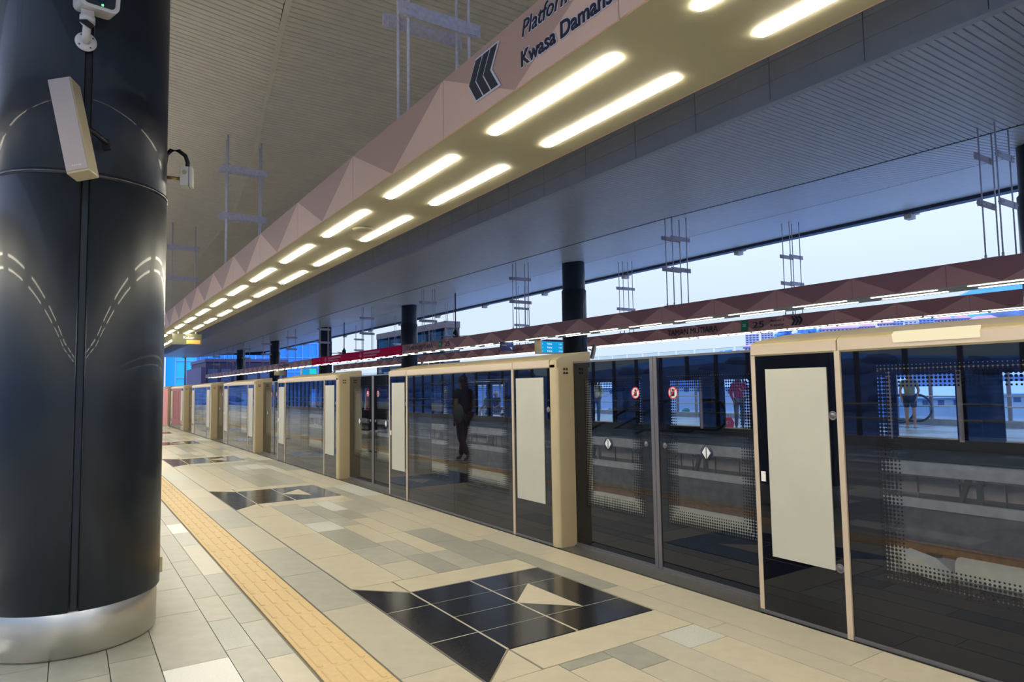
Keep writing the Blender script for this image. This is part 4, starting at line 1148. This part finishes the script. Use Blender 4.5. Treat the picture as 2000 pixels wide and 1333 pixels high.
def tree_clump(lab, cx, cy, z, w_, h, mk, n=14, depth=8, group=None):
    b = MB(); rg = random.Random(int(cx*7+cy))
    az = atan2(cx, cy); rx, ry = cos(az), -sin(az)
    for i in range(n):
        u = rg.uniform(-.5, .5); r_ = h*rg.uniform(.16, .30); d_ = rg.uniform(-.5, .5)*depth
        hz = z+rg.uniform(.25, 1)*h*(1-.9*u*u)-r_*.6
        b.ball((cx+rx*u*w_+sin(az)*d_, cy+ry*u*w_+cos(az)*d_, hz), (r_, r_, r_*.85), 8)
    for i, v in enumerate(b.v):
        n_ = noise.noise_vector(Vector(v)*.45); b.v[i] = (v[0]+n_.x*1.0, v[1]+n_.y*1.0, v[2]+n_.z*1.0)
    t = thing('tree_clump', lab, 'trees', (0, 0, 0), group=group)
    b.build('foliage', mk, t, kind='stuff')
    b = MB()
    for i in range(4):
        u = (i+.5)/4-.5; b.tube([(cx+rx*u*w_, cy+ry*u*w_, z-3), (cx+rx*u*w_, cy+ry*u*w_, z+h*.5)], .25, 5)
    b.build('trunk', 'post', t)
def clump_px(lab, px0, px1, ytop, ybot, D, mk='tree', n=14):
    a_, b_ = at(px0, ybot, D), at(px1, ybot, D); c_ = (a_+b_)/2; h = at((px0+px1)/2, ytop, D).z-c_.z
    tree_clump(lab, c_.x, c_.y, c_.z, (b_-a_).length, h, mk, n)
clump_px('haze blue trees right of the tall pale tower block', 1514, 1560, 640, 672, 330, n=18)
clump_px('haze blue trees left of the long pink roofed apartment block', 1560, 1606, 636, 668, 350, n=18)
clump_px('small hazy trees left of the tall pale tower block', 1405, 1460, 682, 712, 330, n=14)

WINME = {}
def apartment(lab, px0, px1, ytop, ybot, D, wall, roof, floors, cols, roof_kind='hip'):
    a_, b_ = at(px0, ybot, D), at(px1, ybot, D); mid = (a_+b_)/2; W = (b_-a_).length/2
    z1 = at((px0+px1)/2, ytop, D).z; z0 = a_.z; h = z1-z0
    t = thing('apartment_block', lab, 'building', (mid.x, mid.y, z0)); t.rotation_euler.z = -atan2(mid.x, mid.y)
    b = MB(); b.box(-W, W, 0, 12, -14, h); b.build('wall', wall, t)
    if roof_kind == 'hip':
        b = MB(); e_ = .8; rh = max(1.6, h*.12)
        lo = [(-W-e_, -e_, h), (W+e_, -e_, h), (W+e_, 12+e_, h), (-W-e_, 12+e_, h)]; hi = [(-W*.6, 5, h+rh), (W*.6, 5, h+rh), (W*.6, 7, h+rh), (-W*.6, 7, h+rh)]
        b.quad(lo[::-1]); b.quad(hi)
        for i in range(4): j = (i+1) % 4; b.quad([lo[i], lo[j], hi[j], hi[i]])
        b.build('roof', roof, t)
    else:
        b = MB(); b.box(-W-.2, W+.2, -.2, 12.2, h, h+.7); b.box(-W*.3, W*.1, 3, 8, h+.7, h+2.6); b.build('roof', roof, t)
    fh = h/floors; cw = 2*W/cols
    key = (round(fh, 1), round(cw, 1))
    if key not in WINME:
        m_ = MB(); m_.box(-cw*.27, cw*.27, -.08, .02, -fh*.22, fh*.22); WINME[key] = m_.mesh('window', 'win')
        m_ = MB(); m_.box(-cw*.36, cw*.36, -.7, 0, -fh*.34, -fh*.26); WINME[key+(1,)] = m_.mesh('ledge', wall)
    for i in range(floors):
        for j in range(cols):
            link('window', WINME[key], t, (-W+cw*(j+.5), 0, fh*(i+.5)))
        b = MB(); b.box(-W, W, -.5, 0, fh*i-.12, fh*i+.12); b.build('floor_band', wall, t)
    return t
apartment('tall pale tower block above the recessed doors, left one of its pair', 1457, 1484, 636, 690, 360, 'wall_w', 'roof_w', 12, 4, 'flat')
apartment('tall pale tower block above the recessed doors, right one of its pair', 1488, 1512, 640, 690, 365, 'wall_w', 'roof_w', 11, 4, 'flat')
apartment('low pink roofed flats in front of the tall pale tower pair', 1455, 1500, 678, 700, 320, 'wall_w', 'roof_p', 3, 7)
apartment('long white apartment block with pink hipped roof above the beige gate header', 1606, 1682, 642, 672, 318, 'wall_w', 'roof_p', 5, 10)
apartment('narrow white apartment wing joined to the right of the long pink roofed block', 1683, 1707, 638, 668, 300, 'wall_w', 'roof_p', 5, 4)
apartment('white pink roofed apartment tower right of the blue gap', 1719, 1745, 632, 665, 330, 'wall_w', 'roof_p', 6, 4)
apartment('pale flat roofed tower beside the bright hillside lamp', 1746, 1766, 626, 662, 345, 'wall_b', 'roof_w', 7, 3, 'flat')
apartment('white tower with flat top between two pink roofed ones', 1768, 1793, 628, 660, 330, 'wall_w', 'roof_w', 7, 3, 'flat')
apartment('pale blue stepped tower left of the last pink roofed tower', 1796, 1826, 620, 658, 350, 'wall_b', 'roof_w', 8, 4, 'flat')
apartment('white tower with steep pink roof, rightmost of the hillside towers', 1831, 1861, 624, 655, 310, 'wall_w', 'roof_p', 5, 4)
apartment('long low house row with pink roof below the hazy mountain, upper left one', 1866, 1895, 622, 648, 340, 'wall_b', 'roof_p', 3, 5)
apartment('long low house row with pink roof below the hazy mountain, middle one', 1898, 1948, 623, 645, 305, 'wall_b', 'roof_p', 3, 9)
apartment('long low house row at the right edge below the hazy mountain', 1954, 2010, 626, 645, 345, 'wall_w', 'roof_p', 2, 8)

def house(lab, px, py, D, w_, d_, h, roof, rot=0, wall='wall_c'):
    p_ = at(px, py, D); z_ = p_.z
    t = thing('house', lab, 'house', (p_.x, p_.y, z_)); t.rotation_euler.z = -atan2(p_.x, p_.y)+rot
    b = MB(); b.box(-w_/2, w_/2, -d_/2, d_/2, -8, h); b.build('wall', wall, t)
    b = MB(); e_ = .7; rh = d_*.28
    b.prism([(-d_/2-e_, h-.2), (0, h+rh), (d_/2+e_, h-.2), (d_/2+e_, h), (0, h+rh+.25), (-d_/2-e_, h)], 'x', -w_/2-e_, w_/2+e_); b.build('roof', roof, t)
    b = MB(); b.prism([(-d_/2, h-.2), (0, h+rh-.1), (d_/2, h-.2)], 'x', -w_/2, w_/2); b.build('gable', wall, t)
    for j in range(4):
        b = MB(); b.box(-w_/2+w_*(j+.3)/4, -w_/2+w_*(j+.7)/4, -d_/2-.05, -d_/2, h*.35, h*.75); b.build('window', 'win', t)
hs = [('white roofed house seen right of the person in navy shorts, nearest slope', 1812, 799, 146, 10, 6, 2.2, 'roof_w', .3),
      ('white roofed house beyond the handrail in the window left of the mauve post', 1851, 796, 165, 10, 6, 2.2, 'roof_w', -.3),
      ('grey gabled house with small bright windows behind the handrail', 1842, 776, 205, 13, 8, 3.0, 'roof_b', .15),
      ('red roofed house low in the window right of the person in navy shorts', 1872, 806, 182, 8, 6, 1.4, 'roof_r', .1),
      ('pale blue roofed house in the window at upper middle', 1790, 774, 232, 12, 8, 3, 'roof_w', .5),
      ('white roofed house cut by the right edge, upper one', 1985, 762, 200, 13, 8, 3, 'roof_w', .2),
      ('white roofed house cut by the right edge, lower one', 1978, 794, 138, 10, 6, 2.2, 'roof_w', -.2),
      ('blue grey roofed house near the right edge between two white ones', 1993, 776, 172, 11, 7, 2.2, 'roof_b', .1),
      ('pale house seen behind the red jacketed person', 1430, 776, 205, 14, 8, 3, 'roof_w', .3),
      ('blue grey roofed house seen behind the round sticker on the nearest doors', 1335, 772, 215, 14, 8, 3, 'roof_b', -.2),
      ('white roofed house seen left of the round sticker', 1180, 776, 225, 14, 8, 3, 'roof_w', .2)]
for h_ in hs: house(*h_)
# houses and trees behind the camera platform, met only as reflections
rg = random.Random(21); wb = MB()
for i in range(150):
    az = -150+i*.95+rg.uniform(-1, 1); D = rg.uniform(240, 400); x, y = D*sin(radians(az)), D*cos(radians(az)); r_ = rg.uniform(2, 4)
    wb.ball((x, y, ground_z(x, y)-r_*.1), (r_*2.2, r_*2.2, r_), 10)
for i, v in enumerate(wb.v):
    n_ = noise.noise_vector(Vector(v)*.35); wb.v[i] = (v[0]+n_.x*1.5, v[1]+n_.y*1.5, v[2]+n_.z*1.5)
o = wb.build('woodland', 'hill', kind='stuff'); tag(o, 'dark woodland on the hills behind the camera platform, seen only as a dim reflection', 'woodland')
for i, (px, py, D) in enumerate([(1785, 822, 88), (1885, 824, 104), (2000, 822, 90), (1330, 800, 120), (1450, 802, 120), (1190, 795, 135)]):
    p_ = at(px, py, D)
    lab = ['leafy green bushes beyond the wind screen behind the escalator loop', 'leafy green bushes at the foot of the red roofed house', 'leafy green bushes below the white houses at the right edge',
           'green bushes beyond the wind screen behind the round sticker', 'green bushes behind the red jacketed person', 'green bushes behind the person in the cream shirt'][i]
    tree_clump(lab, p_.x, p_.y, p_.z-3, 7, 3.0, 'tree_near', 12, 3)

# ------------------------------------------------------------------ people
def skin_obj(name, verts, edges, radii, mk, parent, root=0, sub=1):
    me = bpy.data.meshes.new(name); me.from_pydata([tuple(v) for v in verts], edges, []); me.materials.append(M[mk])
    o = bpy.data.objects.new(name, me); C.objects.link(o); o.parent = parent
    md = o.modifiers.new('skin', 'SKIN'); md.use_smooth_shade = True
    sd = me.skin_vertices
    if not sd:
        bm = bmesh.new(); bm.from_mesh(me); bm.verts.layers.skin.verify(); bm.to_mesh(me); bm.free(); sd = me.skin_vertices
    for i, r_ in enumerate(radii):
        sd[0].data[i].radius = (r_, r_) if isinstance(r_, (int, float)) else r_
        sd[0].data[i].use_root = (i == root)
    s2 = o.modifiers.new('sub', 'SUBSURF'); s2.levels = sub; s2.render_levels = sub
    dg = bpy.context.evaluated_depsgraph_get(); me2 = bpy.data.meshes.new_from_object(o.evaluated_get(dg))
    o.modifiers.clear(); o.data = me2; me2.name = name
    if not me2.materials: me2.materials.append(M[mk])
    return o
def person(label, loc, heading, H, pose, top, bottom, shoe, hair='hair', skin='skin', long_sleeve=False, shorts=False, long_hair=False, hat=None):
    """joint skeleton, forward = +y before turning; pose overrides joints (metres for a 1.70 m figure)"""
    t = thing('person', label, 'person', loc, heading); t.scale = (H/1.7,)*3
    J = dict(pel=(0, 0, .95), wst=(0, 0, 1.08), chs=(0, -.01, 1.28), nkb=(0, -.02, 1.44), nkt=(0, 0, 1.50), hd1=(0, .015, 1.56), hd2=(0, .01, 1.63), hd3=(0, 0, 1.67),
             shl=(-.17, -.01, 1.39), shr=(.17, -.01, 1.39), ell=(-.23, -.03, 1.12), elr=(.23, -.03, 1.12), wrl=(-.24, .07, .88), wrr=(.24, .07, .88),
             hpl=(-.09, 0, .90), hpr=(.09, 0, .90), knl=(-.10, .02, .50), knr=(.10, .02, .50), anl=(-.10, -.02, .08), anr=(.10, -.02, .08), tol=(-.12, .15, .03), tor=(.12, .15, .03))
    J.update(pose); V = {k: Vector(v) for k, v in J.items()}
    names_ = ['pel', 'wst', 'chs', 'nkb', 'nkt', 'hd1', 'hd2', 'hd3', 'shl', 'ell', 'wrl', 'shr', 'elr', 'wrr', 'hpl', 'knl', 'anl', 'tol', 'hpr', 'knr', 'anr', 'tor']
    R_ = [.125, .115, .135, .06, .052, .078, .088, .055, .052, .040, .027, .052, .040, .027, .085, .055, .038, .026, .085, .055, .038, .026]
    E_ = [('pel', 'wst'), ('wst', 'chs'), ('chs', 'nkb'), ('nkb', 'nkt'), ('nkt', 'hd1'), ('hd1', 'hd2'), ('hd2', 'hd3'), ('chs', 'shl'), ('shl', 'ell'), ('ell', 'wrl'), ('chs', 'shr'), ('shr', 'elr'), ('elr', 'wrr'),
          ('pel', 'hpl'), ('hpl', 'knl'), ('knl', 'anl'), ('anl', 'tol'), ('pel', 'hpr'), ('hpr', 'knr'), ('knr', 'anr'), ('anr', 'tor')]
    vs = [V[k] for k in names_]; idx = {k: i for i, k in enumerate(names_)}; es = [(idx[a], idx[b_]) for a, b_ in E_]; rr = list(R_)
    for s_ in 'lr':       # palm, four fingers and a thumb
        wv = V['wr'+s_]; d = (wv-V['el'+s_]).normalized(); sd = Vector((0, 1, 0)); sd = (sd-d*sd.dot(d)).normalized() if abs(d.y) < .95 else Vector((0, 0, 1))
        pn = wv+d*.07; vs.append(pn); rr.append((.030, .020)); ip = len(vs)-1; es.append((idx['wr'+s_], ip))
        for k in range(4):
            L_ = [.062, .072, .068, .052][k]; o_ = sd*(.027-.018*k)
            q1 = pn+d*.025+o_; q2 = q1+d*L_*.5+Vector((0, 0, -.004)); vs += [q1, q2, q2+d*L_*.4]; rr += [.010, .009, .007]
            n_ = len(vs); es += [(ip, n_-3), (n_-3, n_-2), (n_-2, n_-1)]
        q1 = wv+d*.035+sd*.032; vs += [q1, q1+d*.035+sd*.014]; rr += [.011, .009]; n_ = len(vs); es += [(idx['wr'+s_], n_-2), (n_-2, n_-1)]
    # nose and ears
    h_ = V['hd1']; vs.append(h_+Vector((0, .098, .015))); rr.append(.012); es.append((idx['hd1'], len(vs)-1))
    body = skin_obj('body', vs, es, rr, skin, t)
    f_ = MB()
    for s_ in (-1, 1):
        f_.ball(V['hd1']+Vector((s_*.032, .080, .035)), (.012, .008, .008), 6)
    f_.build('eye', 'hair', t)
    hc = V['hd2']
    hb_ = MB()
    if hat:
        hb_.ball(hc+Vector((0, -.01, .02)), (.105, .11, .085), 14); hb_.build('hat', hat, t)
        hb_ = MB(); hb_.lathe([(.10, hc.z-.0), (.17, hc.z-.02), (.165, hc.z-.03), (.10, hc.z-.012)], hc.x, hc.y, 16); hb_.build('hat_brim', hat, t)
    else:
        hb_.ball(hc+Vector((0, -.022, .012)), (.098, .104, .100), 14)
        if long_hair: hb_.ball(hc+Vector((0, -.075, -.12)), (.085, .05, .19), 12); hb_.ball(hc+Vector((0, -.085, -.24)), (.06, .04, .14), 12)
        hb_.build('hair', hair, t)
    # shirt
    def mix(a, b_, k): return V[a].lerp(V[b_], k)
    vs = [V['pel']+Vector((0, 0, -.02)), V['wst'], V['chs'], V['nkb']+Vector((0, 0, -.01)), V['shl'], mix('shl', 'ell', .6), V['shr'], mix('shr', 'elr', .6)]
    rr = [.158, .150, .168, .070, .080, .072, .080, .072]; es = [(0, 1), (1, 2), (2, 3), (2, 4), (4, 5), (2, 6), (6, 7)]
    if long_sleeve:
        vs += [V['ell'], mix('ell', 'wrl', .95), V['elr'], mix('elr', 'wrr', .95)]; rr += [.055, .040, .055, .040]; es += [(5, 8), (8, 9), (7, 10), (10, 11)]
    skin_obj('jacket' if long_sleeve else 'shirt', vs, es, rr, top, t)
    vs = [V['pel']+Vector((0, 0, .03)), V['hpl'], V['hpr']]; rr = [.140, .100, .100]; es = [(0, 1), (0, 2)]
    if shorts:
        vs += [mix('hpl', 'knl', .80), mix('hpr', 'knr', .80)]; rr += [.090, .090]; es += [(1, 3), (2, 4)]
    else:
        vs += [V['knl'], V['knr'], mix('knl', 'anl', .93), mix('knr', 'anr', .93)]; rr += [.072, .072, .056, .056]; es += [(1, 3), (2, 4), (3, 5), (4, 6)]
    skin_obj('shorts' if shorts else 'trousers', vs, es, rr, bottom, t)
    for s_ in 'lr':
        a, k_ = V['an'+s_], V['to'+s_]; d = (k_-a); d.z = 0; d.normalize(); zb = min(a.z-.08, k_.z-.03)
        n = 12; pts = []
        mid_ = a+d*.055; px_ = Vector((-d.y, d.x, 0))
        for k in range(n):
            an = 2*pi*k/n; q_ = mid_+d*.135*cos(an)+px_*.048*sin(an)*(1.1 if cos(an) > 0 else .85); pts.append((q_.x, q_.y))
        b = MB(); b.prism(pts[::-1] if False else pts, 'z', zb, zb+.018); sh = b.build('sandal_sole' if shoe == 'sole' else 'shoe_sole', shoe, t)
        if shoe != 'sole':
            b = MB(); b.ball(mid_+Vector((0, 0, zb+.03-mid_.z)), (.06 if abs(d.y) > .7 else .13, .13 if abs(d.y) > .7 else .06, .045), 10); b.build('shoe', shoe, t)
        else:
            b = MB(); b.tube([a+d*.13+Vector((0, 0, -.045+zb*0)), a+d*.06+px_*.04+Vector((0, 0, -.05))], .008, 5); b.tube([a+d*.13+Vector((0, 0, -.045)), a+d*.06-px_*.04+Vector((0, 0, -.05))], .008, 5); b.build('sandal_strap', 'black_cloth', t)
    return t, V
# heading: +y turned by rotz
P1, V = person('person in grey-green tee and navy shorts with sandals across the tracks, hand in pocket', (21.2, 10.35, .004), radians(110), 1.70,
       dict(wrl=(-.17, .02, .90), ell=(-.24, -.06, 1.12), wrr=(.20, .10, .86), elr=(.25, -.02, 1.12), knl=(-.10, .04, .50)), 'teeshirt', 'navy', 'sole', shorts=True, skin='skin_l')
P2, V = person('person in crimson jacket and grey trousers holding a phone, red bag at the feet', (17.1, 13.35, .004), radians(150), 1.70,
       dict(wrl=(-.10, .12, 1.50), ell=(-.26, .06, 1.22), wrr=(.22, .10, .92), elr=(.24, -.04, 1.14)), 'crimson', 'trouser', 'darkrub', long_sleeve=True)
b = MB(); b.tube([(.14, .02, 1.46), (-.02, .155, 1.2), (-.17, .12, .98)], .014, 6); b.tube([(.14, .02, 1.46), (.05, -.17, 1.2), (-.17, -.02, .98)], .014, 6); b.build('bag_strap', 'orange_sign', P2)
b = MB(); b.box(-.13, -.09, .10, .115, 1.47, 1.60); b.build('phone', 'black_plastic', P2)
t = thing('shopping_bag', 'bright red bag standing on the floor left of the crimson jacket', 'bag', (16.80, 13.62, .004)); t.rotation_euler.z = radians(-40)
b = MB(); b.prism([(-.19, 0), (.19, 0), (.22, .25), (.14, .40), (-.14, .40), (-.22, .25)], 'y', -.10, .10); b.build('bag_body', 'bag_red', t)
b = MB(); b.tube([(-.08, 0, .38), (-.06, 0, .48), (.06, 0, .48), (.08, 0, .38)], .012, 6); b.build('bag_handle', 'bag_red', t)
b = MB()
for dx in (-.05, .05): b.tube([(dx+.05*cos(a*pi/5), -.105, .24+.05*sin(a*pi/5)) for a in range(11)], .008, 5)
b.build('bag_print', 'sign_white', t)
P3, V = person('person in cream shirt and jeans with dark backpack across the tracks, head bowed', (16.0, 18.75, .004), radians(160), 1.72,
       dict(wrl=(-.12, .20, .98), ell=(-.24, .0, 1.14), wrr=(.10, .20, .98), elr=(.24, .0, 1.14), hd2=(0, .05, 1.62), hd3=(0, .06, 1.66)), 'cream_shirt', 'jean', 'darkrub', long_sleeve=True)
b = MB(); b.ball((0, -.22, 1.22), (.17, .13, .25), 12); b.tube([(-.11, -.10, 1.42), (-.12, .12, 1.35), (-.13, .12, 1.2)], .02, 6); b.tube([(.11, -.10, 1.42), (.12, .12, 1.35), (.13, .12, 1.2)], .02, 6); b.build('backpack', 'black_cloth', P3)
P4, V = person('walking person in dark top and brown trousers with a bag, mirrored in the second screen', (.86, 11.35, .004), radians(-8), 1.62,
       dict(knl=(-.09, .12, .50), anl=(-.08, .20, .08), tol=(-.09, .36, .04), knr=(.09, -.02, .49), anr=(.09, -.28, .13), tor=(.10, -.14, .03), wrl=(-.26, .20, .92), ell=(-.24, .0, 1.13), wrr=(.25, -.06, .88), elr=(.25, -.10, 1.14)),
       'black_cloth', 'brown_cloth', 'sole', long_hair=True)
b = MB(); b.ball((.25, -.16, .98), (.07, .16, .20), 12); b.tube([(.24, -.14, 1.12), (.16, -.05, 1.42), (.12, .03, 1.44), (.20, .05, 1.2), (.25, -.02, 1.05)], .012, 6); b.build('shoulder_bag', 'bag_grey', P4)
P5, V = person('person in yellow vest standing far across the tracks left of the mirrored walker', (14.2, 26.6, .004), radians(190), 1.68, {}, 'hivis', 'white_cloth', 'darkrub', skin='skin')
P6, V = person('person in orange vest standing farthest away on the opposite platform', (17.9, 46.0, .004), radians(180), 1.7, {}, 'orange_sign', 'hivis', 'darkrub')
SIT = dict(pel=(0, 0, .52), wst=(0, .0, .65), chs=(0, .02, .85), nkb=(0, .03, 1.01), nkt=(0, .05, 1.07), hd1=(0, .065, 1.13), hd2=(0, .06, 1.20), hd3=(0, .05, 1.24),
           shl=(-.17, .02, .96), shr=(.17, .02, .96), ell=(-.22, .05, .70), elr=(.22, .05, .70), wrl=(-.12, .27, .60), wrr=(.12, .27, .60), hpl=(-.09, .02, .50), hpr=(.09, .02, .50),
           knl=(-.12, .42, .50), knr=(.12, .42, .50), anl=(-.12, .40, .08), anr=(.12, .40, .08), tol=(-.13, .57, .03), tor=(.13, .57, .03))
def bench(x, y, lab, n=3):
    t = thing('bench', lab, 'bench', (x, y, 0)); t.rotation_euler.z = pi/2
    for i in range(n):
        b = MB(); b.box(-.25+(i-(n-1)/2)*.56, .25+(i-(n-1)/2)*.56, -.22, .22, .36, .385); b.build('seat', 'galv_bar', t)
    b = MB(); b.box(-.28*n, .28*n, -.04, .04, .30, .36); b.build('beam', 'darkrub', t)
    for s_ in (-1, 1):
        b = MB(); b.tube([(s_*.2*n, -.20, .012), (s_*.2*n, 0, .32), (s_*.2*n, .20, .012)], .028, 6); b.build('leg', 'darkrub', t)
    return t
bench(14.9, 24.0, 'three seat metal bench under the two seated people across the tracks')
P7, V = person('seated person in green shirt across the tracks beside the white hat wearer', (14.9, 24.4, .004), radians(100), 1.68, SIT, 'green_cloth', 'white_cloth', 'darkrub')
P8, V = person('seated person with white hat and dark top across the tracks', (14.9, 23.75, .004), radians(100), 1.68, SIT, 'black_cloth', 'trouser', 'darkrub', hat='white_cloth', skin='skin_l')
# red pole barrier far across
t = thing('red_pole', 'tall red striped pole standing on the opposite platform beyond the third doors', 'pole', (17.2, 44.2, 0))
b = MB(); b.tube([(0, 0, 0), (0, 0, 1.9)], .09, 12); b.build('pole', 'red', t); b = MB(); b.lathe([(.001, .04), (.2, .03), (.22, 0)], 0, 0, 16); b.build('base_disc', 'darkrub', t)
# pink stand added in place of a pink reflection at the last screens
t = thing('pink_reflection_stand', 'narrow pink stand added for a pink reflection at the far end of the camera platform', 'banner', (3.35, 31.9, 0))
b = MB(); b.box(-.18, .18, -.012, .012, .06, 1.60); b.build('pink_sheet', 'mag_w', t); b = MB(); b.box(-.22, .22, -.08, .08, .001, .06); b.build('stand_foot', 'steel', t)
